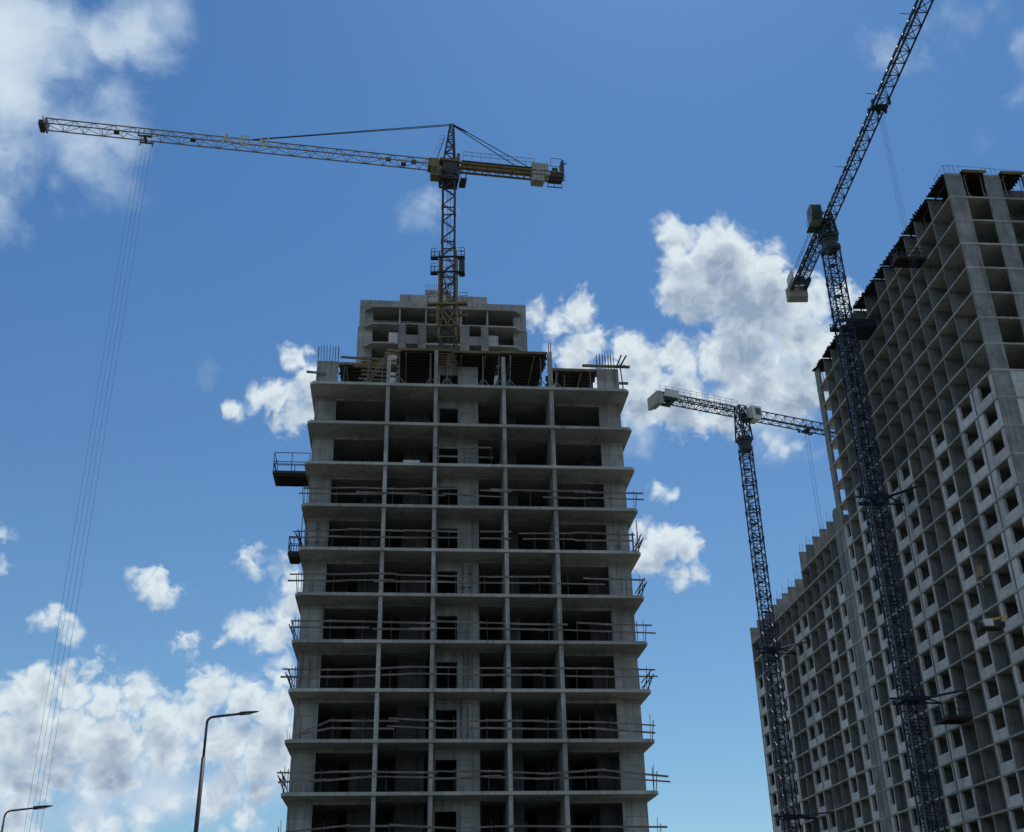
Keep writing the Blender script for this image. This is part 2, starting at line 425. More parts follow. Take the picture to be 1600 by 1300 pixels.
# ceiling light-wells: shallow downstand ribs under the slab edge
for k in LV[1:]:
    z = zk(k) - SL; m = MB()
    m.box(0.3, 1.9, z - 0.06, W1 - .3, 1.99, z - 0.001)
    m.build('downstand', 'conc', near)
# top (formwork) storey
zt9 = zk(9)
for x0, x1 in ((0.21, 1.72), (20.3, 21.85)):
    MB().box(x0, 2.0, zt9 + .001, x1, 2.3, zt9 + 2.7).build('wall_pier', 'conc', near)
    rb = MB()
    for i in range(8):
        x = x0 + 0.05 + (x1 - x0 - .1) * i / 7
        if x0 > 5 and i == 7: continue
        for y in (2.06, 2.24):
            rb.bar((x, y, zt9 + 2.6), (x + random.uniform(-.03, .03), y, zt9 + 4.0 + random.uniform(-.06, .06)), 0.035)
    rb.build('starter_bars', 'rust', near)
for i, x in enumerate(FINS1):
    h = (2.25, 2.75, 2.35, 2.9)[i]
    MB().box(x, 0.12, zt9 + .001, x + 0.25, 0.75, zt9 + h).build('column', 'conc', near)
cw = MB(); hole_wall(cw, 8.75, 11.64, 2.0, 2.25, zt9 + .001, zt9 + 2.55, (8.93, 10.22, zt9 + .001, zt9 + 1.9)); cw.build('core_wall', 'conc', near)
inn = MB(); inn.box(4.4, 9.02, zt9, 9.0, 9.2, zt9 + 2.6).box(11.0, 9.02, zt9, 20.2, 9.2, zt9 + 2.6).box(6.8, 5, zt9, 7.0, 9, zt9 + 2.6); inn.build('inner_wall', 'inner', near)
rb = MB()
for x in (16.55, 16.7): rb.bar((x, .2, zt9 + 2.8), (x + .03, .2, zt9 + 3.7), 0.05)
for i in range(6): rb.bar((8.7 + i * .25, 2.1, zt9 + 2.5), (8.7 + i * .25, 2.1, zt9 + 3.0), .03)
rb.build('starter_bars', 'rust', near)
# thin starter bars, cable ends and rebar tufts at slab edges
for k, pts in ((8, [(0.4, .6), (0.7, .5), (1.0, .6), (1.35, .5)]), (7, [(0.5, .9), (0.9, .5), (1.2, .5)]), (6, [(.4, .7), (.6, .6), (.8, .7), (1.0, .6), (1.2, .6), (1.5, .6)]), (5, [(.4, .8), (.7, .6), (1, .7), (1.3, .6), (1.55, .7)]),
               (4, [(.5, .7), (.8, .6), (1.1, .7), (1.4, .5)]), (3, [(.5, .8), (.8, .6), (1.1, .7)]), (2, [(.3, .9), (.6, .7), (.9, .7)]), (1, [(.1, .8), (.2, .5), (.35, .6), (.8, .6), (1.1, .7)]), (0, [(.5, .7), (.8, .6), (1.1, .7), (1.4, .7)])):
    m = MB()
    for t, h in pts:
        m.bar((t, 1.0, zk(k)), (t + random.uniform(-.12, .12), 1.0, zk(k) + h), 0.024)
    for t in (19.2, 19.6, 20.0):
        if k in (5, 3, 2, 1): m.bar((t, 1.4, zk(k)), (t, 1.4, zk(k) + 1.0), 0.03)
    m.bar((min(p[0] for p in pts) - .05, 1.0, zk(k) + .03), ((20.1 if k in (5, 3, 2, 1) else max(p[0] for p in pts) + .05), 1.0 if k not in (5, 3, 2, 1) else 1.4, zk(k) + .03), .02)
    m.build('rebar_tuft', 'rust', near)
# conduit and formwork residue on the walls
for k, x, z0_, z1_ in ((4, 10.55, 0, 2.4), (2, 10.6, 0, 2.8), (2, 10.9, 0, 2.8), (2, 11.15, .3, 2.8), (1, 10.45, 0, 2.7), (1, 10.85, .3, 2.3), (2, 1.0, 0, 2.3), (5, .95, 0.1, 2.5), (5, 21.0, .1, 2.2), (4, 11.0, 1.4, 2.6)):
    m = MB(); m.box(x, 1.93, zk(k) + z0_ + .01, x + 0.07, 1.998, zk(k) + z1_)
    if k in (5, 4): m.box(x - .1, 1.95, zk(k) + 1.0, x + .2, 1.998, zk(k) + 1.12).box(x - .06, 1.95, zk(k) + 1.9, x + .16, 1.998, zk(k) + 2.0)
    m.build('wall_conduit', 'inner', near)

# ---- guard rails on the tower edge
RAILS = {
7: [(8.45,1.17,11.2,1.2),(8.46,.57,11.2,.57),(10.34,1.23,12.35,1.26),(10.34,.57,12.54,.54)],
6: [(-.2,.69,1.9,.72),(1.91,.72,5.31,.75),(3.47,.84,7.61,.81),(5.56,.78,9.34,.72),(9.12,.84,11.19,.78),(.06,1.08,1.97,1.11),(1.97,1.11,4.21,1.2),(3.63,1.17,6.64,1.14),(6.64,1.14,10.18,1.23),(10.35,.78,13.19,.69),(11.62,1.14,13.74,1.08),(12.3,1.23,16.23,1.17),(16.23,1.17,19.07,1.23),(17.95,1.14,22.6,1.14),(15.79,.72,18.79,.69),(18.75,.75,22.6,.69)],
5: [(-.4,1.02,3.34,1.23),(3.14,1.29,6.71,1.2),(6.67,1.23,10.19,1.17),(-.56,.63,1.98,.72),(1.9,.75,4.39,.72),(3.45,.75,6.72,.75),(6.68,.72,11.18,.78),(11.6,1.23,13.65,1.26),(11.6,.75,13.64,.75),(14.15,1.14,17.82,1.2),(17.78,1.26,20.02,1.2),(20.02,1.2,21.81,1.17),(14.39,.75,17.8,.78),(17.8,.72,21.61,.75)],
4: [(-.4,1.17,1.96,1.23),(1.92,1.2,4.52,1.29),(4.44,1.29,6.3,1.29),(6.14,1.23,10.6,1.17),(-.5,.75,1.9,.78),(1.9,.75,3.26,.81),(2.86,.81,6.15,.87),(4.86,.78,9.55,.81),(8.74,.78,11.17,.75),(10.36,1.17,12.45,1.17),(11.99,1.14,16.11,1.2),(10.36,.75,16.43,.78),(15.19,.78,19.62,.72),(18.25,1.14,20.01,1.08),(20.01,1.08,22.27,1.05)],
3: [(-.1,1.17,5.0,1.15),(2.0,1.2,8.7,1.1),(8.5,1.22,11.8,1.15),(11.8,1.15,14.8,1.1),(13.6,1.08,17.1,1.05),(17.7,1.2,20.1,1.08),(20.1,1.08,22.5,1.05),(-.2,.78,4.7,.78),(4.9,.7,8.7,.68),(7.2,.78,10.4,.78),(10.8,.78,16.6,.72),(14.8,.78,15.6,.66),(16.6,.72,22.7,.55)],
2: [(-.4,1.17,1.83,1.14),(1.83,1.14,5.38,1.2),(5.38,1.23,7.47,1.35),(7.47,1.35,11.16,1.32),(-.5,.69,3.54,.72),(3.31,.72,7.48,.93),(7.48,.93,11.16,.87),(10.37,1.29,15.41,1.29),(15.33,1.29,19.06,1.29),(18.98,1.29,22.5,1.23),(10.37,.84,15.4,.87),(15.31,.84,20.06,.78),(20.06,.78,22.6,.81)],
1: [(.57,.21,2.68,1.14),(2.68,1.11,6.67,1.08),(6.05,1.23,9.53,1.05),(8.84,1.08,11.15,1.05),(.93,.3,2.78,.69),(2.71,.66,6.41,.63),(5.99,.78,8.85,.63),(8.85,.69,10,.63),(9.92,.66,11.15,.63),(10.38,1.08,12.96,1.08),(11.77,1.11,15.48,1.08),(15.11,1.05,19.14,1.02),(18.64,1.02,22.22,.81),(10.38,.66,12.83,.66),(11.85,.66,15.38,.6),(15.01,.6,19.03,.63),(18.04,.66,22.19,.36)],
0: [(-.3,1.11,2.62,1.11),(2.58,1.14,5.29,1.2),(5.29,1.14,9.03,1.08),(8.95,1.17,11.14,1.14),(-.2,.57,2.57,.72),(1.55,.6,5.37,.9),(5.45,.87,8.88,.81),(8.51,.75,11.14,.78),(10.39,1.17,12.96,1.14),(12.15,1.17,15.71,.99),(15.54,.99,18.98,1.23),(18.82,1.2,22.8,.81),(10.39,.81,12.79,.9),(11.75,.84,15.7,.69),(15.21,.72,18.96,.81),(18.79,.81,22.9,.51)],
-1: [(.43,.84,4.09,1.2),(3.44,1.14,6.57,1.14),(6.28,1.2,10.17,.96),(10.1,1.0,13.1,1.08),(13.07,1.08,19.52,.99),(19.52,.99,22.5,.96),(.3,.5,6,.7),(6,.7,13,.6),(13,.65,22.4,.6)]}
ORD = {9: 'top', 8: 'second', 7: 'third', 6: 'fourth', 5: 'fifth', 4: 'sixth', 3: 'seventh', 2: 'eighth', 1: 'ninth', 0: 'tenth', -1: 'eleventh'}
NOTE = {7: 'short pair of planks in front of the middle door', 6: 'highest full-width plank rail, gap right of the middle', 5: 'plank rail broken between the two right columns', 4: 'plank rail with a gap at the fourth column', 3: 'plank rail with its right end tilting down', 2: 'plank rail sloping gently up to the middle', 1: 'plank rail collapsed at its left end', 0: 'plank rail humped in the right bay', -1: 'lowest plank rail, at the bottom edge of the photo'}
for k, segs in RAILS.items():
    t = thing('guard_rail', '%s, %s slab from the top' % (NOTE[k], ORD[k]), 'guard rail', (BX, BY, 0), BYAW, 'plank guard rails on the near tower')
    z = zk(k); m = MB()
    for i, (x0, h0, x1, h1) in enumerate(segs):
        y = 0.10 + 0.045 * (i % 2)
        m.plate((x0, y, z + h0), (x1, y + random.uniform(-.02, .02), z + h1), 0.115 if i % 3 else 0.09, 0.035, (0, 0, 1))
    m.build('plank', 'wood', t)
    xs0 = min(s_[0] for s_ in segs); xs1 = max(s_[2] for s_ in segs)
    x = max(0.35, xs0 + .3)
    while x < min(xs1, W1 - .2):
        if not (k == 5 and 13.7 < x < 14.3):
            MB().bar((x, 0.16, z), (x, 0.19, z + 1.35), 0.04).build('rail_post', 'darkst', t)
        x += 1.9 + random.uniform(-.15, .15)
    if k != 7:
        for sx, x in ((-1, 0.12), (1, W1 - .12)):
            if (k == 1 and sx < 0): continue
            MB().bar((x, .3, z), (x + sx * .12, .22, z + 1.15), 0.045).build('rail_post', 'darkst', t)
            MB().bar((x, .9, z + .01), (x + sx * .05, .75, z + 1.6), 0.03).build('rail_post', 'darkst', t)
# side rails running back along the slab ends
for k, sx in ((4, 1), (3, -1), (2, 1), (0, -1), (2, -1), (5, 1), (5, -1)):
    x = -0.1 if sx < 0 else W1 + .1
    t = thing('side_rail', 'dark struts at the %s end of the %s slab from the top' % ('left' if sx < 0 else 'right', ORD[k]), 'guard rail', (BX, BY, 0), BYAW, 'bars at the slab ends')
    m = MB()
    m.bar((x - sx * .3, .3, zk(k) + .01), (x + sx * .14, .25, zk(k) + 1.0), .07); m.bar((x - sx * .45, 1.2, zk(k) + .01), (x + sx * .02, 1.1, zk(k) + 1.25), .06)
    if k == 5: m.bar((x - sx * .2, .4, zk(k) + .01), (x - sx * .22, .4, zk(k) + 2.3), .05); m.bar((x - sx * .5, .6, zk(k) + .01), (x - sx * .5, .6, zk(k) + 1.5), .09)
    m.build('strut', 'darkst', t)
    m = MB(); m.bar((x, .1, zk(k) + .8), (x + .0, 3.4, zk(k) + .85), .05); m.bar((x, .1, zk(k) + 1.2), (x + .0, 3.4, zk(k) + 1.2), .05); m.build('rail', 'darkst', t)

# ---- loading platforms on the left side
def platform(name, label, loc, rz, w, d, h, skirt=0.22, deckmat='ply', group='loading platforms'):
    t = thing(name, label, 'platform', loc, rz, group)
    m = MB(); m.box(0, 0, -skirt, w, d, 0)
    for i in range(5): m.box(0.05, d * (i + .3) / 5, -skirt - .12, w - .05, d * (i + .3) / 5 + .1, -skirt - .002)
    m.build('deck', deckmat, t)
    m = MB(); n = max(2, int(w / 0.9)); nd = max(2, int(d / .9))
    for i in range(n + 1):
        for y in (0.03, d - .03): m.bar((.03 + (w - .06) * i / n, y, .002), (.03 + (w - .06) * i / n, y, h), 0.045)
    for i in range(1, nd): m.bar((.03, .03 + (d - .06) * i / nd, .002), (.03, .03 + (d - .06) * i / nd, h), .045)
    for hh in (h, h * .5, h * .38):
        for y in (0.03, d - .03): m.bar((.03, y, hh), (w - .03, y, hh), 0.04)
        m.bar((.03, .03, hh), (.03, d - .03, hh), 0.04)
    m.build('railing', 'blue', t)
    return t
def loc1(x, y, z):
    c, s = math.cos(BYAW), math.sin(BYAW)
    return (BX + x * c - y * s, BY + x * s + y * c, z)
platform('loading_platform', 'larger dark railed loading platform jutting out left of the near tower', loc1(-2.25, 2.0, zk(7) + .12), BYAW, 2.45, 2.1, 1.35)
platform('loading_platform', 'small dark loading platform left of the near tower, below the larger one', loc1(-0.72, 0.9, zk(5) - .0), BYAW, 0.70, 1.7, 1.0)

# ---- formwork on the tower
def local_thing(name, label, cat, group=None):
    return thing(name, label, cat, (BX, BY, 0), BYAW, group)
def form_table(label, x0, x1, y0, y1, z, step=0.42):
    t = local_thing('slab_formwork', label, 'formwork', 'timber slab formwork on the near tower')
    MB().box(x0, y0, z, x1, y1, z + 0.03).build('plywood_deck', 'ply', t)
    m = MB(); y = y0 + .1
    while y < y1:
        m.box(x0 - random.uniform(-.05, .25), y, z - 0.2, x1 + random.uniform(-.05, .2), y + .08, z - .002); y += step
    m.build('secondary_beam', 'ply', t)
    m = MB(); x = x0 + .5
    while x < x1:
        m.box(x, y0 - .0, z - .41, x + .09, y1, z - .203); x += 1.7
    m.build('main_beam', 'timber', t)
    MB().box(x0 - .1, y0 - .16, z - .12, x1 + .1, y0 - .02, z + .06).build('edge_beam', 'timber', t)
    return t
zf = zt9
form_table('dark raised slab formwork by the slanted brace, on the near tower', 5.95, 9.6, .55, 8.2, zf + 2.98)
form_table('dark raised slab formwork above the core wall of the near tower', 9.85, 13.0, .6, 8.2, zf + 2.93)
form_table('dark raised slab formwork left of the fourth column of the near tower', 13.3, 16.4, .6, 8.2, zf + 3.0)
form_table('low slab formwork beside the left corner pier of the near tower', 1.75, 5.1, 2.4, 9.5, zf + 2.72, .55)
form_table('low slab formwork beside the right corner pier of the near tower', 16.9, 20.25, 2.3, 9.5, zf + 2.66)
t = local_thing('plank_stack', 'loose ochre planks laid over the left corner bay of the near tower top', 'planks', 'loose planks on the near tower')
m = MB()
for i in range(9):
    m.plate((3.2 + random.uniform(-.4, .4), 1.0 + .12 * i, zf + 2.45 - i * .26), (5.0 + random.uniform(0, .9), 1.0 + .15 * i, zf + 2.4 - i * .26), .16, .05, (0, 0, 1))
m.plate((1.9, 1.2, zf + 2.6), (5.9, 1.3, zf + 2.45), .18, .05, (0, 0, 1)); m.plate((5.2, .4, zf + 2.85), (6.1, .4, zf + 2.75), .2, .06, (0, 0, 1)); m.plate((5.0, .5, zf + 2.62), (6.0, .5, zf + 2.58), .2, .06, (0, 0, 1))
m.build('plank', 'timber', t)
t = local_thing('plank_stack', 'stacked planks at the core of the near tower top', 'planks', 'loose planks on the near tower')
m = MB()
for i in range(6): m.plate((8.7 + random.uniform(-.2, .1), .6 + .1 * i, zf + 2.75 - i * .13), (10.1 + random.uniform(-.1, .2), .6 + .1 * i, zf + 2.75 - i * .13), .1, .05, (0, 0, 1))
m.build('plank', 'timber', t)
t = local_thing('plank', 'thick plank sticking out over the left corner of the near tower top', 'plank', 'loose planks on the near tower')
MB().plate((-.45, 1.7, zf + 1.62), (.9, 1.85, zf + 1.6), .14, .12, (0, 0, 1)).build('board', 'wood', t)
t = local_thing('plank', 'long ochre plank laid over the right corner pier, sticking out to the right', 'plank', 'loose planks on the near tower')
MB().plate((19.1, 1.2, zf + 2.45), (22.55, 1.2, zf + 2.43), .14, .2, (0, 0, 1)).build('board', 'timber', t)
for i, (x0, z0_, x1, z1_) in enumerate(((21.5, 2.2, 21.95, 3.3), (21.75, 2.25, 22.3, 3.25))):
    t = local_thing('formwork_post', ('left' if i == 0 else 'right') + ' of two slanted dark posts at the right corner of the near tower top', 'post', 'slanted posts at the right corner')
    MB().plate((x0, 1.0, zf + z0_), (x1, 1.0, zf + z1_), .11, .1, (1, 0, 0)).build('post', 'darkst', t)
t = local_thing('corner_bracket', 'dark bracket and short boards clamped to the right corner of the near tower top', 'bracket')
MB().bar((21.9, .8, zf + .01), (21.75, .8, zf + 2.4), .07).bar((21.7, .8, zf + 2.1), (22.1, .8, zf + 2.35), .08).build('post', 'darkst', t)
MB().box(21.6, .7, zf + .8, 22.25, .9, zf + .93).build('board', 'wood', t)
# slanted brace left of centre
t = local_thing('slanted_brace', 'pair of pale slanted poles bracing the left formwork deck', 'brace')
MB().bar((3.75, .25, zf + .02), (5.2, .3, zf + 2.5), .075).build('pole', 'wood', t)
MB().bar((3.95, .25, zf + .02), (5.35, .35, zf + 2.45), .075).build('pole', 'wood', t)
# props
def prop(x, y, h, tilt, label):
    t = thing('shoring_prop', label, 'prop', loc1(x, y, zf), BYAW, 'steel shoring props under the formwork')
    MB().bar((0, 0, .0), (tilt * .5, 0, h * .55), 0.085, n=8).build('outer_tube', 'galv', t)
    MB().bar((tilt * .5, 0, h * .55 + .001), (tilt, 0, h), 0.06, n=8).build('inner_tube', 'galv', t)
    m = MB()
    for a in (0, 120, 240):
        m.bar((.02 * math.cos(R(a)), .02 * math.sin(R(a)), .75), (.62 * math.cos(R(a)), .62 * math.sin(R(a)), .01), .05)
    m.build('tripod', 'galv', t)
PR = [(2.15, 2.0, 2.3, 0, 'steel prop just right of the left corner pier'), (3.9, .6, 2.2, 0, 'steel prop behind the foot of the slanted poles'), (4.85, 1.2, 2.2, 0, 'steel prop close left of the leftmost column'),
      (6.05, .5, 2.6, 0, 'steel prop close right of the leftmost column'), (8.25, .5, 2.7, 0, 'steel prop just left of the second column'), (9.35, .5, 2.6, .12, 'leaning steel prop in front of the top doorway'),
      (11.9, .5, 2.6, 0, 'steel prop just right of the top core wall'), (12.95, .5, 2.6, .1, 'steel prop just left of the third column'), (13.75, .5, 2.7, .15, 'leaning steel prop just right of the third column'),
      (16.0, .5, 2.6, 0, 'steel prop with wide tripod left of the fourth column'), (17.1, .7, 2.3, 0, 'steel prop close right of the fourth column'), (19.7, 1.6, 2.25, 0, 'steel prop just left of the right corner pier'), (17.9, 2.2, 2.2, 0, 'set-back steel prop in the right bay of the tower top')]
for x, y, h, tl, lb in PR: prop(x, y, h, tl, lb)
t = local_thing('brick_pallet', 'small pallet of pale bricks on the third slab from the top, in the second bay', 'pallet')
MB().box(6.5, .7, zk(7) + .12, 7.6, 1.5, zk(7) + .5).build('bricks', 'block', t)
m = MB()
for x in (6.45, 7.0, 7.55): m.box(x, .65, zk(7) + .001, x + .1, 1.55, zk(7) + .117)
m.build('pallet', 'wood', t)

# ------------------------------------------------------------------ far tower behind
FX, FY = -9.0204, 127.0
far = thing('finished_frame_tower', 'distant concrete tower with chamfered balcony slabs, rising behind the near tower', 'building', (FX, FY, 0), BYAW)
XL, XR = -10.85, 11.35
YO = 1.3   # the wall plane behind the slab edge
def far_slab(z, th=.22):
    m = MB(); m.prism([(-9.0, 0), (9.75, 0), (10.6, .9), (10.6, 14), (-10.1, 14), (-10.1, .9)], z - th, z); return m
levels = [82.1 - 3 * i for i in range(0, 28)]
levels = [82.1, 79.5, 76.55] + [76.55 - 3.0 * i for i in range(1, 26)]
for i, z in enumerate(levels):
    if z < .5: continue
    far_slab(z).build('floor_slab', 'conc_edge', far)
def fw(m, x0, x1, za, zb, y0=0.25, y1=.5, hole=None):
    if hole: hole_wall(m, x0, x1, y0, y1, za, zb, hole)
    else: m.box(x0, y0, za, x1, y1, zb)
for i in range(1, len(levels)):
    z = levels[i]; zu = levels[i - 1] - .22
    if z < .5: break
    e = .002
    MB().box(-10.1, YO, z + e, -9.05, YO + .25, zu - e).build('wall_pier', 'conc', far)
    MB().box(9.6, YO, z + e, 10.6, YO + .25, zu - e).build('wall_pier', 'conc', far)
    for x in (-5.65, -2.2, 2.45, 5.95): MB().box(x, .15, z + e, x + .22, 3.4, zu - e).build('column', 'conc', far)
    m = MB(); m.box(-10.0, 3.42, z + e, 10.5, 3.6, zu - e).build('inner_wall', 'inner', far)
    if i == 1:
        m = MB(); m.box(-9.0, 1.4, z + 1.0, -5.7, 1.5, z + 1.1).box(-5.4, 1.4, z + 1.0, -2.3, 1.5, z + 1.1); m.build('rail', 'conc', far)
    else:
        for (x0, x1, hx0, hx1) in ((-5.6, -2.05, -4.65, -3.1), (2.5, 6.15, 3.65, 5.2)):
            m = MB(); fw(m, x0, x1, z - .2, zu + .06, -.06, .13, (hx0, hx1, z + 1.15, zu + .0)); m.build('window_panel', 'panel', far)
        MB().box(-6.9, .5, z + e, -5.7, .7, z + 1.75).build('low_wall', 'block_speck', far)
        MB().box(6.2, .5, z + e, 7.5, .7, z + 1.7).build('low_wall', 'block_speck', far)
# roof walls
m = MB(); m.box(XL, YO + .05, 79.6, XL + .75, YO + .3, 83.75).box(XR - .75, YO + .05, 79.6, XR, YO + .3, 83.75).box(XL + .75, YO + .05, 82.102, XR - .75, YO + .3, 83.75)
m.box(XL, YO + .3, 79.6, XL + .25, 15, 83.75).box(XR - .25, YO + .3, 79.6, XR, 15, 83.75)
m.build('parapet', 'conc', far)
for x0, x1, x2, x3, za, zb_ in ((XL - .15, XL + .75, XL - .15, XL + .1, 60, 79.55), (XR - .75, XR + .1, XR - .15, XR + .1, 60, 79.55), (XL - .35, XL + .6, XL - .35, XL - .1, 0, 59.9), (XR - .6, XR + .2, XR - .05, XR + .2, 0, 59.9)):
    MB().box(x0, YO + .05, za, x1, YO + .3, zb_).box(x2, YO + .3, za, x3, 15, zb_).build('side_wall', 'conc', far)
MB().box(-5.65, 3, 82.102, 6.25, 9, 85.9).build('roof_block', 'conc', far)
MB().box(-2.25, 3.4, 85.902, 1.1, 8.5, 87.0).build('roof_block', 'conc', far)
rb = MB()
for i in range(8): rb.bar((-2.2 + i * .25, 3.5, 86.9), (-2.2 + i * .25, 3.5, 88.1), .04)
rb.build('starter_bars', 'rust', far)

# ------------------------------------------------------------------ long block on the right (two separate frames with a joint)
CX, CY, EYAW = 46.92, 96.530, R(95.0964)
ZT = 73.862 + EYE
def lz(l): return ZT - 3 * l
DEP = 15.0
high = thing('apartment_block', 'huge raw concrete apartment block at the right edge, with timber formwork on its roof', 'building', (CX, CY, 0), EYAW)
low = thing('apartment_wing', 'lower far wing of the right-hand block, topped by a row of bare cross walls', 'building', (CX, CY, 0), EYAW)
def locb(t, out, z):
    c, s = math.cos(EYAW), math.sin(EYAW)
    return (CX + t * c - out * s, CY + t * s + out * c, z)     # out > 0 towards the photographer
HF = [0.0, 4.5, 8.4, 11.4, 14.7, 17.7, 20.5, 24.1, 27.5, 31.0, 33.8, 37.1, 40.0]
LF = [45.45, 48.0, 50.9, 53.9, 57.0, 60.2, 63.55, 67.1, 70.15, 73.1, 76.2, 79.6, 84.2]
FT = 0.18
NL = 25
# slabs of the high part: (level 0 is the last finished slab)
for l in range(0, NL + 1):
    z = lz(l)
    if z < 0.3: break
    m = MB()
    m.prism([(-.02, .04), (-.02, -22), (DEP, -22), (DEP, -DEP), (43.80, -DEP), (43.80, .04)], z - .2, z)
    m.build('floor_slab', 'conc_edge', high)
for l in range(7, NL + 1):
    z = lz(l)
    if z < 0.3: break
    MB().box(43.92, -12, z - .2, 60.4 if l == 7 else 88.45, .04, z).build('floor_slab', 'conc_edge', low)
zb = 0.0
def rows(z_hi, l0, l1):
    return [(lz(l + 1) + .001, lz(l) - .201) for l in range(l0, l1)]
def strips(m, x0, x1, y0, y1, l0):
    """a wall broken at every slab"""
    for l in range(l0, NL):
        za, zc = lz(l + 1) + .001, lz(l) - .201
        if l == -1: zc = lz(-1) - .25
        if zc < .3: break
        m.box(x0, y0, max(za, 0), x1, y1, zc)
for x in HF[1:]:
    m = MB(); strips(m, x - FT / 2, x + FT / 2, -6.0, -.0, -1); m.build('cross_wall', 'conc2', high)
# end pier of the high part
m = MB()
for l in range(-1, NL):
    za, zc = lz(l + 1) + .001, lz(l) - .201
    if zc < .3: break
    m.box(42.35, -.3, max(za, 0), 43.78, 0, zc)
    if l >= 7: m.box(43.5, -DEP, max(za, 0), 43.78, -.3, zc)
    else: m.box(43.5, -DEP, max(za, 0), 43.78, -6.5, zc); 
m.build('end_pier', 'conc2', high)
# spine walls and inner fill
m = MB()
for l in range(-1, NL):
    za, zc = lz(l + 1) + .001, lz(l) - .201
    if zc < .3: break
    m.box(.3, -6.25, max(za, 0), 37.0, -6.02, zc)
    if l >= 6: m.box(37.0, -6.25, max(za, 0), 43.4, -6.02, zc)
    m.box(.3, -10.25, max(za, 0), 43.4, -10.0, zc)
    for x in (2.2, 6.6, 10.0, 16.4, 22.5, 29.0):
        m.box(x, -9.98, max(za, 0), x + .15, -6.27, zc)
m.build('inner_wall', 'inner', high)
# gable wall on the near end
GP = [(0.0, 1.85), (4.3, 6.1), (8.6, 10.4), (13.0, 14.8), (17.4, 19.2), (20.6, 22.0)]
for a, b in GP:
    m = MB()
    for l in range(-1, NL):
        za, zc = lz(l + 1) + .001, lz(l) - .201
        if zc < .3: break
        m.box(0.0, -b, max(za, 0), .22, -a, zc)
    m.build('gable_pier', 'conc2', high)
m = MB()
for l in range(-1, NL):
    za, zc = lz(l + 1) + .001, lz(l) - .201
    if zc < .3: break
    m.box(5.5, -21.9, max(za, 0), 5.7, -6.3, zc)
    for y in (5.9, 10.2, 14.6): m.box(.25, -y - .15, max(za, 0), 5.45, -y, zc)
m.build('inner_wall', 'inner', high)
for l in range(7, 20):
    za, zc = lz(l + 1) + .001, lz(l) - .201
    for a, b in ((1.87, 4.28), (6.12, 8.58)):
        MB().box(0.06, -b, za, .28, -a, zc).build('block_infill', 'block_speck' if l < 9 else 'block', high)
# window infills: bay, opening, first row
def infill(par, x0, x1, h0, h1, l, mat):
    za, zc = lz(l + 1) + .001, lz(l) - .201
    m = MB(); hole_wall(m, x0, x1, -.36, -.05, za, zc, (h0, h1, za + .98 + random.uniform(-.03, .03), zc))
    return m.build('window_wall', mat, par)
HW = [(0.24, 4.41, 1.0, 3.4, 7), (4.59, 8.31, 5.15, 7.75, 7), (11.49, 14.61, 11.8, 14.25, 7), (20.59, 24.01, 21.1, 23.5, 7), (24.19, 27.41, 24.5, 27.0, 7), (33.89, 37.01, 34.2, 36.5, 6), (40.09, 42.34, 40.4, 41.65, 7)]
for x0, x1, h0, h1, ls in HW:
    for l in range(ls, 20): infill(high, x0, x1, h0, h1, l, 'block_speck' if l in (7, 17) else 'block')
    m = MB()
    for l in range(20, NL):
        za, zc = lz(l + 1) + .001, lz(l) - .201
        if zc < .5: break
        hole_wall(m, x0, x1, -.36, -.05, max(za, 0), zc, (h0, h1, za + 1, zc))
    o = m.build('lower_window_walls', 'block', high); o['kind'] = 'stuff'
# ladder-like conduit strip on the dark bay beside the crane
LW = [(45.55, 47.9, 45.85, 47.25, 9), (50.99, 53.81, 51.3, 53.5, 9), (60.29, 63.45, 60.7, 63.1, 9), (63.65, 67.0, 64.0, 66.6, 9), (73.2, 76.1, 74.3, 75.8, 10), (76.3, 79.5, 76.8, 78.9, 10), (84.3, 88.2, 84.9, 87.4, 10)]
for x0, x1, h0, h1, ls in LW:
    for l in range(ls, 20):
        if x0 == 60.29 and l == 17: continue
        infill(low, x0, x1, h0, h1, l, 'block_speck' if l in (14, 15) else 'block')
for i, x in enumerate(LF):
    l0 = 6 if x < 60.5 else 7
    m = MB()
    for l in range(l0, NL):
        za, zc = lz(l + 1) + .001, lz(l) - .201
        if l == l0: zc = lz(l) - .15 + random.uniform(-.05, .05)
        if zc < .3: break
        dd = 2.4 if l == l0 else 5.9
        m.box(x - FT / 2, -dd, max(za, 0), x + FT / 2, 0, zc)
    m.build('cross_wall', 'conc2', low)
    rb = MB()
    for j in range(5): rb.bar((x, -.2 - j * .45, lz(l0) - .3), (x + random.uniform(-.05, .05), -.2 - j * .45, lz(l0) + random.uniform(.7, 1.2)), .03)
    rb.build('starter_bars', 'rust', low)
m = MB()
for l in range(7, NL):
    za, zc = lz(l + 1) + .001, lz(l) - .201
    if l == 7: zc -= .1
    if zc < .3: break
    m.box(88.25, -2.4 if l == 7 else -12, max(za, 0), 88.45, 0, zc)
m.build('end_wall', 'conc2', low)
m = MB()
for l in range(7, NL):
    za, zc = lz(l + 1) + .001, lz(l) - .201
    if zc < .3: break
    m.box(43.95, -.3, max(za, 0), 45.35, 0.0, zc)
m.box(43.95, -.3, lz(7) + .001, 45.35, 0, lz(6) + .3)
m.build('joint_pier', 'conc2', low)
m = MB()
for l in range(7, NL):
    za, zc = lz(l + 1) + .001, lz(l) - .201
    if zc < .3: break
    m.box(44.0, -6.15, max(za, 0), 60.0 if l == 7 else 88.2, -5.92, zc)
m.build('inner_wall', 'inner', low)

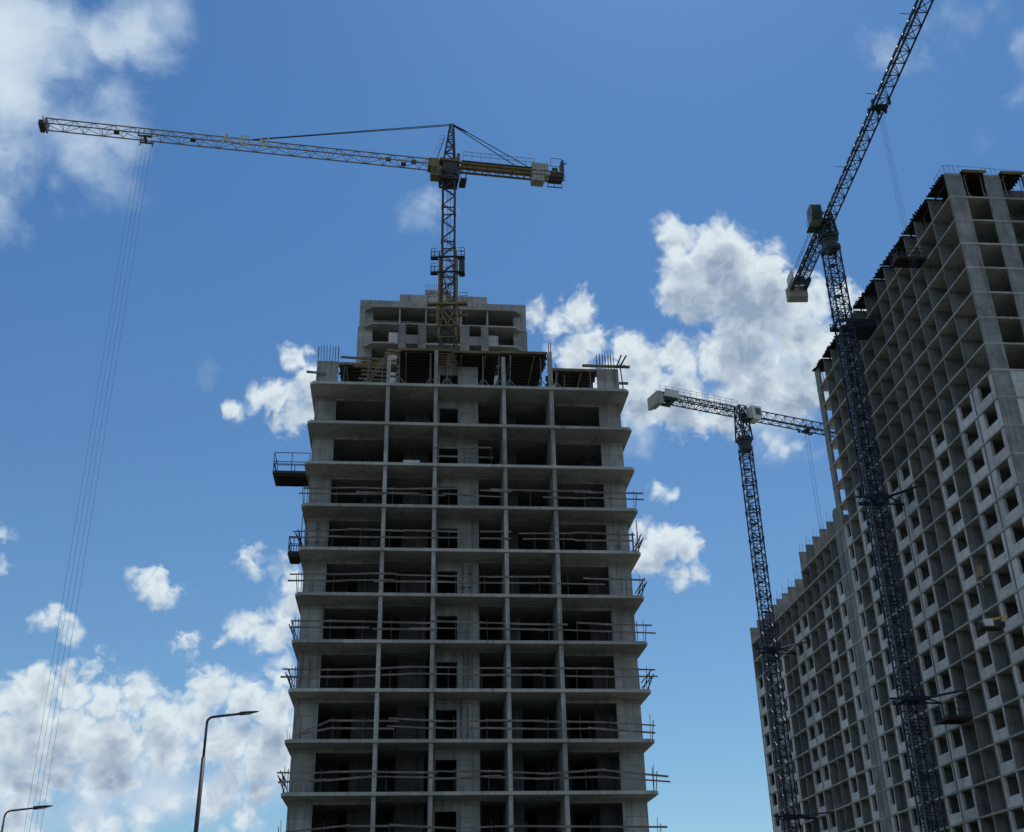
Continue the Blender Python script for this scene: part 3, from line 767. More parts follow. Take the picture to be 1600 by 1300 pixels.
# roof formwork of the high block
def roof_form(label, t0, t1, d0, d1, z, horiz=False):
    t = thing('roof_formwork', label, 'formwork', (CX, CY, 0), EYAW, 'roof formwork on the right block')
    MB().box(t0, -d1, z, t1, -d0, z + .04).build('plywood_deck', 'ply', t)
    m = MB()
    if not horiz:
        x = t0 + .1
        while x < t1:
            m.box(x, -d1, z - .2, x + .09, -d0 + random.uniform(.05, .4), z - .002); x += random.uniform(.36, .5)
    else:
        y = d0 + .1
        while y < d1:
            m.box(t0 - random.uniform(0, .3), -y - .09, z - .2, t1, -y, z - .002); y += .45
    m.build('joist', 'timber' if horiz else 'ply', t)
    m = MB()
    for y in (0.7, 2.6, 4.6): m.box(t0, -y - .1, z - .42, t1, -y, z - .203)
    m.build('main_beam', 'ply', t)
    m = MB()
    n = max(1, int((t1 - t0) / 1.5))
    for i in range(n):
        x = t0 + (i + .5) * (t1 - t0) / n
        for y in (.75, 2.65): m.bar((x, -y, lz(0)), (x, -y, z - .43), .07)
    m.build('prop_row', 'galv', t)
    return t
zr = lz(-1) + .12
names = ['over the bay at the near corner', 'over the second bay from the near corner', 'over the third bay from the near corner', 'over the fourth bay from the near corner', 'over the fifth bay from the near corner', 'over the sixth bay from the near corner', 'over the seventh bay from the near corner', 'over the eighth bay']
for i in range(8):
    a, b = HF[i], HF[i + 1]
    roof_form('dark timber roof formwork ' + names[i] + ' of the right block', a + (.35 if i == 0 else .12), b - .12, -.12, 6.0, zr + random.uniform(-.05, .08))
MB().box(27.6, -6, lz(-1) - .2, 33.7, .04, lz(-1)).build('roof_slab', 'conc_edge', high)
for i, (a, b) in enumerate(((33.9, 37.0), (37.2, 39.9), (40.1, 43.7))):
    roof_form(('dark timber roof formwork just left of the tall crane mast', 'dark ragged roof formwork second from the far end of the tall block', 'dark ragged roof formwork at the far end of the tall block')[i], a, b, -.2, 6.0, zr - .15)
for i, (a, b) in enumerate(((1.75, 4.35), (6.05, 8.7), (10.3, 13.1))):
    t = thing('gable_formwork', ('first', 'second', 'third')[i] + ' brown-edged roof formwork from the corner along the gable of the right block', 'formwork', (CX, CY, 0), EYAW, 'roof formwork on the gable')
    MB().box(-.5, -b, zr, 5.4, -a, zr + .05).build('plywood_deck', 'ply', t)
    m = MB(); x = -.4
    while x < 5.2:
        m.box(x, -b - .05, zr - .2, x + .09, -a + .05, zr - .002); x += .5
    m.build('joist', 'ply', t)
    MB().box(-.52, -b, zr - .3, -.42, -a, zr + .06).build('edge_beam', 'timber', t)
    m = MB()
    for y in (a + .35, b - .5): m.bar((-.0, -y, lz(0)), (-.0, -y, zr - .21), .07); m.bar((.1, -y, lz(0) + .8), (.1, -y - .45, lz(0) + .02), .05)
    m.bar((.3, -a - .1, zr - .9), (-.2, -a - .6, zr - .25), .08)
    m.build('prop', 'galv', t)
m = MB()
for a, b in GP[:4]: m.box(0, -b + .02, lz(-1) - .22, .22, -a - .02, lz(-1) + .02)
m.build('pier_cap', 'conc_edge', high)
rb = MB()
for y in (0.2, .5, .8, 1.1, 1.4, 1.7, 4.4, 4.9, 5.4, 5.9): rb.bar((.1, -y, lz(-1)), (.1 + random.uniform(-.1, .3), -y - .05, lz(-1) + 1.25), .03)
rb.bar((.3, -.1, lz(-1) + 1.3), (.4, -2.2, lz(-1) + 1.35), .025); rb.bar((.4, -2.2, lz(-1) + 1.35), (.4, -9, lz(-1) + 1.0), .025)
for x in (.2, .9, 1.6, 2.3): rb.bar((x, -.1, lz(-1)), (x, -.1, lz(-1) + 1.2), .03)
rb.bar((.2, -.1, lz(-1) + 1.2), (2.6, -.1, lz(-1) + 1.15), .025)
rb.build('starter_bars', 'rust', high)
rb = MB()
for x in (22.5, 23.0, 26.0, 26.3): rb.bar((x, -1, zr), (x, -1, zr + 1.6), .03)
rb.build('starter_bars', 'rust', high)

platform('loading_platform', 'dark loading platform jutting from the top floors of the right block', locb(7.15, 0, lz(1) + .15), EYAW - R(90), 3.3, 1.9, 1.1).rotation_euler = (0, 0, EYAW + R(90))
# put its long side outwards
p = [o for o in col.objects if o.name.startswith('loading_platform')][-1]
pl3 = [o for o in bpy.data.objects if o.get('label', '').startswith('dark loading platform jutting')][0]
pl3.location = locb(7.15, 3.4, lz(1) + .12); pl3.rotation_euler = (0, 0, EYAW - R(90))
pl4 = platform('loading_platform', 'dark netted platform low on the right block, just right of the tall crane mast', locb(17.6, 2.6, lz(17) + .25), EYAW - R(90), 2.5, 2.7, 1.3, .3)
nt = MB()
for i in range(8): nt.bar((0.03, .05 + i * .37, 0), (0.03, .05 + i * .37, 1.3), .03)
nt.build('side_frame', 'darkst', pl4)

# ------------------------------------------------------------------ cranes
def sq(c, s, z, ax, ay):
    c = Vector((c[0], c[1], 0)); h = s / 2
    return [c + ax * (i * h) + ay * (j * h) + Vector((0, 0, z)) for i, j in ((-1, -1), (1, -1), (1, 1), (-1, 1))]
X_, Y_, Z_ = Vector((1, 0, 0)), Vector((0, 1, 0)), Vector((0, 0, 1))

def mast(par, s, z0, z1, panel, mat, chord=.16, brace=.075, name='mast', dense=False):
    m = MB(); n = max(2, round((z1 - z0) / panel)); n += n % 2
    truss(m, sq((0, 0), s, z0, X_, Y_), sq((0, 0), s, z1, X_, Y_), n, chord, brace, pattern='z', horiz=dense)
    k = 0; z = z0
    while z < z1:    # section joints with heavier collars
        for a, b in zip(sq((0, 0), s, z, X_, Y_), sq((0, 0), s, z, X_, Y_)[1:] + sq((0, 0), s, z, X_, Y_)[:1]): m.bar(a, b, brace * 1.4)
        for a in sq((0, 0), s, z, X_, Y_): m.box(a.x - chord * .75, a.y - chord * .75, a.z - .25, a.x + chord * .75, a.y + chord * .75, a.z + .25)
        z += panel * 4
    m.build(name, mat, par)
    l = MB(); z = z0
    for x in (-.2, .2): l.bar((x, .15, z0), (x, .15, z1), .04)
    while z < z1: l.bar((-.2, .15, z), (.2, .15, z), .03); z += .4
    l.build('mast_ladder', mat, par)

def rope_set(par, p, z1, spread, along, r=.022):
    for i, (a, b) in enumerate(((-1, -1), (-1, 1), (1, -1), (1, 1))):
        o = along * (a * spread * .72 + b * spread * .34) + Vector((-along.y, along.x, 0)) * (b * .08)
        MB().bar(p + o, Vector((p.x, p.y, z1)) + o * .9, r * 2, n=6).build('hoist_rope', 'cable', par)

# ---- yellow crane (hammerhead with a cathead)
YCX, YCY = -7.12, 110.0
yc = thing('tower_crane', 'yellow tower crane with letters on its jib, standing behind the near tower', 'crane', (YCX, YCY, 0), 0, None)
YZ = 88.6 + EYE
mast_frame = bpy.data.objects  # (kept simple: mast axes follow the photo's view)
a_m = R(4)
mz = YZ + .1
mast(yc, 1.45, 0, mz - 1.2, 1.25, 'darkst', .17, .085)
YAZ = R(190.5)
J = Vector((math.cos(YAZ), math.sin(YAZ), 0)); S = Vector((-J.y, J.x, 0))
m = MB(); truss(m, sq((0, 0), 2.0, mz - 1.1, J, S), sq((0, 0), 2.2, mz + .1, J, S), 1, .25, .15, pattern='x')
m.prism([(1.15 * math.cos(R(a)), 1.15 * math.sin(R(a))) for a in range(0, 360, 30)], mz - .9, mz - .45)
m.prism([(1.25 * math.cos(R(a)), 1.25 * math.sin(R(a))) for a in range(0, 360, 30)], mz - .4, mz - .1)
m.build('slewing_ring', 'darkst', yc)
jb = mz + 1.6      # underside of the jib
def bx(m, c, ax, ay, l, w, z0, z1):
    c = Vector(c); h = [c + ax * (i * l / 2) + ay * (j * w / 2) for i, j in ((-1, -1), (1, -1), (1, 1), (-1, 1))]
    m.hexa([v + Vector((0, 0, z0)) for v in h] + [v + Vector((0, 0, z1)) for v in h]); return m
m = MB(); bx(m, (0, 0, 0), J, S, 1.75, 1.7, mz + .12, mz + 1.6); m.build('turntable', 'darkst', yc)
m = MB(); bx(m, (0, 0, 0), J, S, 2.5, 2.0, mz + 1.62, mz + 1.95); bx(m, J * -1.1, J, S, .35, 1.2, mz + 1.96, mz + 3.2); m.build('turntable_deck', 'yellow', yc)
m = MB(); bx(m, J * 1.62 + S * .2, J, S, 1.3, 1.3, mz - .7, mz + .75); cab = m.build('operator_cab', 'yellow', yc)
m = MB(); bx(m, J * 2.30 + S * .2, J, S, .05, 1.1, mz - .3, mz + .6); bx(m, J * 1.9 + S * .87, J, S, .5, .04, mz - .35, mz + .5); m.build('cab_window', 'glass', cab)
m = MB(); bx(m, J * 1.95, J, S, 1.3, 1.4, mz + .8, mz + 2.0); m.build('jib_root_box', 'yellow', yc)
m = MB(); bx(m, J * -1.7 + S * 0, J, S, .8, 1.8, mz - .95, mz - .8)
for i in (-.8, .8):
    for jx in (-2.05, -1.35): m.bar(J * jx + S * i + Z_ * (mz - .8), J * jx + S * i + Z_ * (mz + .6), .06)
m.bar(J * -2.05 + S * -.8 + Z_ * (mz + .2), J * -2.05 + S * .8 + Z_ * (mz + .2), .06)
m.build('access_platform', 'darkst', yc)
hz = 98.4
m = MB(); truss(m, [J * .75 + S * .7 + Z_ * (mz + 1.95), J * -.65 + S * .7 + Z_ * (mz + 1.95), J * -.65 - S * .7 + Z_ * (mz + 1.95), J * .75 - S * .7 + Z_ * (mz + 1.95)],
    [J * -.1 + S * .15 + Z_ * hz, J * -.5 + S * .15 + Z_ * hz, J * -.5 - S * .15 + Z_ * hz, J * -.1 - S * .15 + Z_ * hz], 6, .2, .09, pattern='z')
m.build('tower_head', 'darkst', yc)
m = MB()
for s_ in (-.3, .3): m.bar(J * 1.6 + S * s_ + Z_ * (mz + 2.2), J * .6 + S * s_ + Z_ * (mz + 6.0), .04)
for i in range(16):
    f = i / 15; c = J * (1.6 - f) + Z_ * (mz + 2.2 + 3.8 * f)
    m.bar(c - S * .3, c + S * .3, .03)
    if i % 3 == 0 and i > 3:
        m.bar(c - S * .3, c + J * .6 - S * .25, .025); m.bar(c + J * .6 - S * .25, c + J * .6 + S * .25, .025); m.bar(c + J * .6 + S * .25, c + S * .3, .025)
m.build('caged_ladder', 'galv', yc)
# jib: triangular truss, two lower chords and one upper
JL = 47.5
def tri_jib(par, J, S, z, x0, x1, w, h, panel, mat, chord, brace, zrise=0.0, name='jib', hend=None):
    m = MB(); n = round((x1 - x0) / panel); he = hend or h
    def P(i, f):
        x = x0 + (x1 - x0) * f; zz = z + zrise * f; hh = h + (he - h) * f
        return (J * x + S * (w / 2) + Z_ * zz, J * x - S * (w / 2) + Z_ * zz, J * x + Z_ * (zz + hh))[i]
    for i in range(3): m.bar(P(i, 0), P(i, 1), chord)
    for j in range(n):
        a, b, mid = j / n, (j + 1) / n, (j + .5) / n
        m.bar(P(0, a), P(1, a), brace * 1.2)
        m.bar(P(0, a) if j % 2 else P(1, a), P(1, b) if j % 2 else P(0, b), brace)
        for s_ in (0, 1):
            m.bar(P(s_, a), P(2, mid), brace); m.bar(P(2, mid), P(s_, b), brace)
    m.bar(P(0, 1), P(1, 1), brace); m.bar(P(0, 1), P(2, 1), brace); m.bar(P(1, 1), P(2, 1), brace)
    return m.build(name, mat, par), P
jib, JP = tri_jib(yc, J, S, mz + 1.1, 1.5, JL, 1.3, 1.25, 2.2, 'jibst', .11, .05, zrise=.4)
m = MB(); e = J * JL + Z_ * (mz + 1.5)
bx(m, J * (JL + .2), J, S, .5, 1.6, mz + 1.2, mz + 1.8); m.bar(e + S * .3, e + S * .3 + Z_ * 1.4 + J * .3, .06); m.bar(e - S * .3, e - S * .3 + Z_ * 1.4 + J * .3, .06); m.bar(e - S * .3 + Z_ * 1.4 + J * .3, e + S * .3 + Z_ * 1.4 + J * .3, .06)
bx(m, J * (JL - .3), J, S, .15, 1.5, mz + 1.1, mz + 2.3); m.build('jib_end', 'darkst', yc)
for x in (41.0, 36.9 - 5, 9.5, 5.0):
    pass
m = MB()
for x, s_ in ((39.3, 1), (30.6, 1), (7.5, 1), (5.6, -1), (4.4, 1)):
    bx(m, J * x + S * (.3 * s_), J, S, .6, .4, mz + 1.25, mz + 1.55)
m.build('rope_guide', 'darkst', yc)
# trolley with basket and hoist
TX = 36.0
m = MB(); bx(m, J * TX + S * .6, J, S, 1.5, .15, mz + .95, mz + 1.12); bx(m, J * TX - S * .6, J, S, 1.5, .15, mz + .95, mz + 1.12); bx(m, J * TX, J, S, .3, 1.2, mz + .9, mz + 1.1)
for a in (-.9, .9):
    for b in (-.85, .85): m.bar(J * (TX + a * .8) + S * b + Z_ * (mz + .75), J * (TX + a * .8) + S * b + Z_ * (mz + 1.7), .1)
for a in (-.5, .5):
    m.bar(J * (TX + a) - S * .85 + Z_ * (mz + 1.2), J * (TX + a) - S * .85 + Z_ * (mz + 3.3), .05)
m.bar(J * (TX - .5) - S * .85 + Z_ * (mz + 3.3), J * (TX + .5) - S * .85 + Z_ * (mz + 3.3), .05); m.bar(J * (TX - .5) - S * .85 + Z_ * (mz + 2.4), J * (TX + .5) - S * .85 + Z_ * (mz + 2.4), .05)
m.build('trolley', 'darkst', yc)
rope_set(yc, J * TX + Z_ * (mz + .9), 3.2, .68, J, r=.013)
m = MB(); bx(m, J * TX, J, S, 1.2, .5, 2.0, 3.1); m.bar(J * TX + Z_ * 1.2, J * TX + Z_ * 2.0, .15); m.build('hook_block', 'yellow', yc)
# letters
LET = {'A': [((0, 0), (.35, 1)), ((.35, 1), (.7, 0)), ((.15, .35), (.55, .35))], 'E': [((0, 0), (0, 1)), ((0, 1), (.65, 1)), ((0, .5), (.55, .5)), ((0, 0), (.65, 0))], 'V': [((0, 1), (.38, 0)), ((.38, 0), (.76, 1))]}
for ch, px in (('A', 27.2), ('E', 25.0), ('V', 22.9)):
    m = MB(); o = J * px - Z_ * 0 + S * .78 + Z_ * (mz + 1.05)
    for (a, b), (c, d) in LET[ch]:
        m.plate(o - J * (a * 1.35) + Z_ * (b * 1.35), o - J * (c * 1.35) + Z_ * (d * 1.35), .2, .04, -J if abs(a - c) < .01 else Z_)
    # letters are fixed by short brackets to the jib
    m.bar(o - J * .4 + Z_ * .3, o - J * .4 + Z_ * .3 - S * .5, .05)
    m.build('jib_letter', 'letter', yc)
# tie bars
tops = J * -.2 + Z_ * hz
for s_ in (-.12, .12):
    MB().bar(tops + S * s_, J * 23.8 + S * s_ * .5 + Z_ * (mz + 2.6), .07).build('tie_bar', 'darkst', yc)
for s_ in (-.6, .6):
    MB().bar(J * -.5 + S * s_ * .2 + Z_ * hz, J * -10.2 + S * s_ + Z_ * (mz + 1.9), .08).build('tie_bar', 'darkst', yc)
MB().bar(J * -.5 + Z_ * hz, J * -2.2 + Z_ * (hz - .9), .16).build('tie_link', 'darkst', yc)
# counter-jib
CL = 14.3; cz = mz + 1.15
m = MB()
for s_ in (-.55, .55):
    a0, b0 = J * -1.2 + S * s_, J * -CL + S * s_
    m.bar(a0 + Z_ * cz, b0 + Z_ * cz, .2); m.bar(a0 + Z_ * (cz + .6), b0 + Z_ * (cz + .6), .2)
    for i in range(15):
        p0 = a0.lerp(b0, i / 15); p1 = a0.lerp(b0, (i + 1) / 15)
        m.bar(p0 + Z_ * (cz + (0 if i % 2 else .6)), p1 + Z_ * (cz + (.6 if i % 2 else 0)), .07)
for i in range(8): m.bar(J * (-1.5 - i * 1.6) + S * .75 + Z_ * cz, J * (-1.5 - i * 1.6) - S * .75 + Z_ * cz, .1)
bx(m, J * -6.2, J, S, 9.4, 1.3, cz + .96, cz + 1.0)
m.build('counter_jib', 'yellow', yc)
m = MB()
for s_ in (-.9, .9):
    for i in range(9): m.bar(J * (-1.6 - i * 1.12) + S * s_ + Z_ * (cz + .95), J * (-1.6 - i * 1.12) + S * s_ + Z_ * (cz + 2.1), .05)
    for h in (1.55, 2.1): m.bar(J * -1.6 + S * s_ + Z_ * (cz + h), J * -10.6 + S * s_ + Z_ * (cz + h), .045)
m.build('railing', 'galv', yc)
for i in range(4):
    m = MB(); bx(m, J * (-10.55 - i * .53), J, S, .49, 1.3, cz - .95 + (.0 if i < 3 else .8), cz + 1.75); m.build('counterweight', 'cw', yc)
m = MB(); bx(m, J * -13.4, J, S, 1.7, 1.5, cz - .2, cz + .2); bx(m, J * -13.3, J, S, .7, .9, cz + .25, cz + 1.4); bx(m, J * -14.25, J, S, .3, 1.2, cz + .1, cz + 2.6)
m.bar(J * -14.2 + Z_ * (cz + 2.2), J * -14.9 + Z_ * (cz + 2.7), .12); m.prism([(p.x, p.y) for p in (J * -13.9 + (J * math.cos(R(a)) + S * math.sin(R(a))) * .35 for a in range(0, 360, 45))], cz + .2, cz + .95)
for s_ in (-.75, .75):
    m.bar(J * -12.7 + S * s_ + Z_ * (cz + 1.3), J * -12.7 + S * s_ + Z_ * (cz + 2.6), .05); m.bar(J * -12.7 + S * s_ + Z_ * (cz + 2.6), J * -14.2 + S * s_ + Z_ * (cz + 2.6), .05)
    m.bar(J * -12.5 + S * s_ + Z_ * (cz - .7), J * -14.4 + S * s_ + Z_ * (cz - .7), .1)
    for xx in (-12.5, -13.4, -14.4): m.bar(J * xx + S * s_ + Z_ * (cz - .7), J * xx + S * s_ + Z_ * (cz - .1), .07)
m.build('hoist_winch', 'darkst', yc)
# climbing cage with two working decks
m = MB(); s2 = 2.0
truss(m, sq((0, 0), s2, 65.2 + EYE, X_, Y_), sq((0, 0), s2, 76.9 + EYE, X_, Y_), 1, .16, .09, pattern='x', horiz=True)
for z in (67.5, 70.0, 72.3, 74.6):
    r_ = sq((0, 0), s2, z + EYE, X_, Y_)
    for a, b in zip(r_, r_[1:] + r_[:1]): m.bar(a, b, .07)
m.build('climbing_cage', 'yellow', yc)
for zc_, nm in ((76.0, 0), (73.9, 1)):
    m = MB(); z = zc_ + EYE
    for xs in (-1, 1): m.box(xs * 1.15, -1.25, z - .12, xs * 2.0, -.55, z)
    m.box(-1.15, -1.3, z - .12, 1.15, -1.05, z)
    m.build('working_deck', 'teal', yc)
    m = MB()
    for xs in (-1.95, 1.95):
        if nm == 1 and xs > 0: continue
        for y in (-1.2, -.6): m.bar((xs, y, z), (xs, y, z + 1.15), .05)
        for h in (.6, 1.15): m.bar((xs, -1.2, z + h), (xs, -.6, z + h), .045)
        for y in (-1.2, -.6):
            m.bar((xs, y, z + 1.15), (xs * .6, y, z + 1.15), .045); m.bar((xs * .8, y, z), (xs * .8, y, z + 1.15), .045); m.bar((xs, y, z + .6), (xs * .6, y, z + .6), .045)
    m.build('railing', 'blue', yc)
MB().box(1.3, -1.0, 74.0 + EYE, 1.95, 0.2, 75.85 + EYE).build('hydraulic_unit', 'teal', yc)
# lower anchorage frame
zA = 69.0
m = MB()
for y in (-1.3, 1.3): m.box(-2.3, y - .12, zA + 1.9, 2.3, y + .12, zA + 2.15)
for x in (-1.2, 1.2): m.box(x - .12, -1.18, zA + 1.9, x + .12, 1.18, zA + 2.15)
truss(m, sq((0, 0), 2.3, zA - .8, X_, Y_), sq((0, 0), 2.3, zA + 1.9, X_, Y_), 1, .2, .12, pattern='none0' and 'z', horiz=True)
for y in (-1.15, 1.15): m.bar((-1.1, y, zA + 1.8), (0, y, zA - .7), .13); m.bar((1.1, y, zA + 1.8), (0, y, zA - .7), .13)
m.build('anchorage_frame', 'yellow', yc)
m = MB()
for xs in (-2.25, 2.25):
    for y in (-1.25, -.55): m.bar((xs, y, zA + 2.2), (xs, y, zA + 3.5), .045)
    for h in (2.8, 3.5): m.bar((xs, -1.25, zA + h), (xs, -.55, zA + h), .045)
    for y in (-1.25, -.55): m.bar((xs, y, zA + 3.5), (xs * .58, y, zA + 3.5), .045)
    m.bar((xs, -1.25, zA + 2.2), (xs, -1.25, zA - 1.0), .05)
m.box(-2.3, -1.3, zA + 2.16, -1.25, -.5, zA + 2.24).box(1.25, -1.3, zA + 2.16, 2.3, -.5, zA + 2.24)
m.build('anchorage_deck', 'darkst', yc)

# ---- blue flat-top cranes
def flat_crane(name, label, loc, mrot, s, ringz, jibz, az, jl, cl, tx, hookz, cabside, decks=True, cabup=0.0, cabmat='white', w=1.5, h=1.7, trans=None):
    t = thing(name, label, 'crane', loc, 0)
    ax = Vector((math.cos(mrot), math.sin(mrot), 0)); ay = Vector((-ax.y, ax.x, 0))
    m = MB(); n = round(ringz / 1.15); n += n % 2
    truss(m, sq((0, 0), s, 0, ax, ay), sq((0, 0), s, ringz, ax, ay), n, .17, .085, pattern='z', horiz=True)
    z = 1.5
    while z < ringz:
        r_ = sq((0, 0), s, z, ax, ay)
        for a, b in zip(r_, r_[1:] + r_[:1]): m.bar(a, b, .1)
        m.bar(r_[0], r_[2], .07)
        for a in r_: bx(m, (a.x, a.y, 0), ax, ay, .27, .27, z - .25, z + .25)
        z += 1.15 * 4
    m.build('mast', 'blue', t)
    l = MB(); z = 0
    for x in (-.25, .15): l.bar(ax * x + ay * .3 + Z_ * 0, ax * x + ay * .3 + Z_ * ringz, .05)
    while z < ringz: l.bar(ax * -.25 + ay * .3 + Z_ * z, ax * .15 + ay * .3 + Z_ * z, .035); z += .45
    z = 4.0
    while z < ringz: bx(l, ay * .3 - ax * .05, ax, ay, .9, .8, z, z + .05); z += 4.6
    l.build('mast_ladder', 'blue', t)
    J = Vector((math.cos(az), math.sin(az), 0)); S = Vector((-J.y, J.x, 0))
    m = MB()
    for z0_, z1_, r in ((0, .55, 1.0), (.6, 1.0, 1.08), (1.05, 1.25, 1.25)):
        m.prism([(r * math.cos(R(a)), r * math.sin(R(a))) for a in range(0, 360, 30)], ringz + z0_, ringz + z1_)
    bx(m, Vector((0, 0, 0)), ax, ay, s + .2, s + .2, ringz - .5, ringz - .02)
    m.build('slewing_ring', 'teal', t)
    m = MB(); truss(m, sq((0, 0), 1.9, ringz + 1.25, J, S), sq((0, 0), 1.3, jibz + h, J, S), 3, .22, .12, pattern='x')
    bx(m, Vector((0, 0, 0)), J, S, 1.5, 1.3, ringz + 1.3, ringz + 2.0); bx(m, J * .2, J, S, .9, .9, jibz - .4, jibz + .5)
    m.build('turret', 'teal', t)
    jb_, P = tri_jib(t, J, S, jibz, .7, jl, w, h, 1.75, 'blue', .15, .07)
    m = MB(); bx(m, J * (jl * .5 + .5) + S * (w * .22 * cabside), J, S, jl - 3, .26, jibz + .06, jibz + .1); m.build('jib_walkway', 'galv', t)
    # counter-jib
    m = MB(); c0 = [J * -.7 + S * .8 + Z_ * (jibz + .1), J * -.7 - S * .8 + Z_ * (jibz + .1), J * -.7 - S * .55 + Z_ * (jibz + 1.25), J * -.7 + S * .55 + Z_ * (jibz + 1.25)]
    c1_ = [v - J * (cl - .7) for v in c0]
    truss(m, c0, c1_, round(cl / 1.1), .15, .07, pattern='z')
    bx(m, J * (-cl * .5) + S * cabside * .62, J, S, cl * .7, .28, jibz + .16, jibz + .2)
    m.build('counter_jib', 'blue', t)
    m = MB()
    for sgn in (-1, 1):
        for i in range(int(cl / 1.1)): m.bar(J * (-1 - i * 1.1) + S * sgn * .8 + Z_ * (jibz + 1.25), J * (-1 - i * 1.1) + S * sgn * .8 + Z_ * (jibz + 2.3), .04)
        for hh in (1.8, 2.3): m.bar(J * -1 + S * sgn * .8 + Z_ * (jibz + hh), J * (-cl + .3) + S * sgn * .8 + Z_ * (jibz + hh), .04)
    m.build('railing', 'blue', t)
    for i in range(3):
        m = MB(); bx(m, J * (-cl + .2 + i * .42 - .6), J, S, .38, 2.9 - .15 * i, jibz - 1.3 + .15 * i, jibz + .75); m.build('counterweight', 'cw', t)
    m = MB(); bx(m, J * (-cl + 2.6), J, S, .9, 2.0, jibz - .15, jibz + .08); bx(m, J * (-cl + 2.2), J, S, .9, .9, jibz + .1, jibz + 1.0)
    for sgn in (-1, 1): bx(m, J * (-cl + 1.6) + S * sgn * 1.1, J, S, 3.4, .12, jibz - .2, jibz + .35)
    m.build('winch_frame', 'teal', t)
    m = MB(); bx(m, J * (-cl + 2.2) + S * cabside * 1.4, J, S, 2.4, .3, jibz + .2, jibz + 1.5); m.build('electrical_cabinet', 'white', t)
    # cab
    cc = J * 1.3 + S * cabside * 1.75 + Z_ * cabup
    m = MB(); p = []
    for (u, z0_) in ((-.9, jibz - 1.35), (.55, jibz - 1.35), (1.05, jibz - .3), (.85, jibz + .95), (-.9, jibz + .95)):
        p.append((u, z0_))
    i0 = len(m.v); n_ = len(p)
    for sgn in (-.72, .72):
        for u, zz in p: m.v.append(tuple(cc + J * u + S * sgn + Z_ * zz))
    m.f.append(tuple(i0 + k for k in range(n_))); m.f.append(tuple(i0 + n_ + k for k in reversed(range(n_))))
    for k in range(n_): a, b = i0 + k, i0 + (k + 1) % n_; m.f.append((b, a, a + n_, b + n_))
    cb = m.build('operator_cab', cabmat, t)
    m = MB()
    m.hexa([cc + J * 1.09 + S * -.6 + Z_ * (jibz - .35), cc + J * 1.07 + S * -.6 + Z_ * (jibz - .35), cc + J * 1.07 + S * .6 + Z_ * (jibz - .35), cc + J * 1.09 + S * .6 + Z_ * (jibz - .35),
            cc + J * .93 + S * -.6 + Z_ * (jibz + .75), cc + J * .9 + S * -.6 + Z_ * (jibz + .75), cc + J * .9 + S * .6 + Z_ * (jibz + .75), cc + J * .93 + S * .6 + Z_ * (jibz + .75)])
    m.hexa([cc + J * .62 + S * -.6 + Z_ * (jibz - 1.3), cc + J * .58 + S * -.6 + Z_ * (jibz - 1.3), cc + J * .58 + S * .6 + Z_ * (jibz - 1.3), cc + J * .62 + S * .6 + Z_ * (jibz - 1.3),
            cc + J * 1.10 + S * -.6 + Z_ * (jibz - .38), cc + J * 1.04 + S * -.6 + Z_ * (jibz - .38), cc + J * 1.04 + S * .6 + Z_ * (jibz - .38), cc + J * 1.10 + S * .6 + Z_ * (jibz - .38)])
    for sgn in (-1, 1): bx(m, cc + J * .2 + S * sgn * .735, J, S, 1.0, .03, jibz - .55, jibz + .6)
    m.build('cab_window', 'glass', cb)
    m = MB(); bx(m, cc - S * cabside * .9 - J * .3, J, S, 1.8, .6, jibz - 1.3, jibz - 1.2)
    for u in (-1.0, .4): m.bar(cc + J * u - S * cabside * .8 + Z_ * (jibz - 1.2), J * (u + .8) + S * cabside * .5 + Z_ * (jibz + .2), .09)
    for u in (-1.6, -.9): m.bar(cc + J * u + S * cabside * .6 + Z_ * (jibz - 1.4), cc + J * u + S * cabside * .6 + Z_ * (jibz + .3), .05)
    bx(m, cc - J * 1.4, J, S, 1.2, 1.5, jibz - 1.5, jibz - 1.4); m.build('cab_bracket', 'teal', t)
    # trolley, ropes, hook
    if tx:
        m = MB(); bx(m, J * tx, J, S, .8, w + .3, jibz - .35, jibz - .2); bx(m, J * (tx + .9), J, S, .5, w * .6, jibz - .8, jibz - .72)
        for a in (-.7, .7):
            for b in (-1, 1): bx(m, J * (tx + a) + S * b * (w / 2 + .2), J, S, .35, .2, jibz - .35, jibz + .25)
        for a in (-.3, .3): m.bar(J * (tx + .9) + S * .5 + Z_ * (jibz - .75), J * (tx + .9 + a) + S * .9 + Z_ * (jibz + .3), .06)
        for a in (-.35, .35): m.prism([(p_.x, p_.y) for p_ in (J * (tx + a) + (J * math.cos(R(q_)) + S * math.sin(R(q_))) * .25 for q_ in range(0, 360, 45))], jibz - .75, jibz - .45)
        m.build('trolley', 'teal', t)
        rope_set(t, J * tx + Z_ * (jibz - .45), hookz, .42, J, r=.013)
    return t, J, S
B1L = (41.05, 119.0, 0)
b1c, J1, S1 = flat_crane('tower_crane', 'larger navy crane whose jib runs out of the top right of the photo', B1L, R(5.1), 1.7, 84.9, 88.2, R(-88.6), 55, 15.6, 22.2, 34.6, -1, cabup=.9, cabmat='cabgrey')
m = MB(); hp = J1 * 22.2; bx(m, hp, J1, S1, .9, .35, 33.3, 34.3); m.bar(hp + Z_ * 32.6, hp + Z_ * 33.3, .14); m.bar(hp + Z_ * 32.6, hp + J1 * .25 + Z_ * 32.3, .1); m.build('hook_block', 'yellow', b1c)
for x in (26.5, 31.0, 14.7, 37.0):
    pass
m = MB()
for x in (10.0, 22.6, 34.2): m.bar(J1 * x - S1 * .2 + Z_ * 89.6, J1 * x - S1 * 1.3 + Z_ * 89.7, .05); 
m.build('wind_flag_rod', 'darkst', b1c)
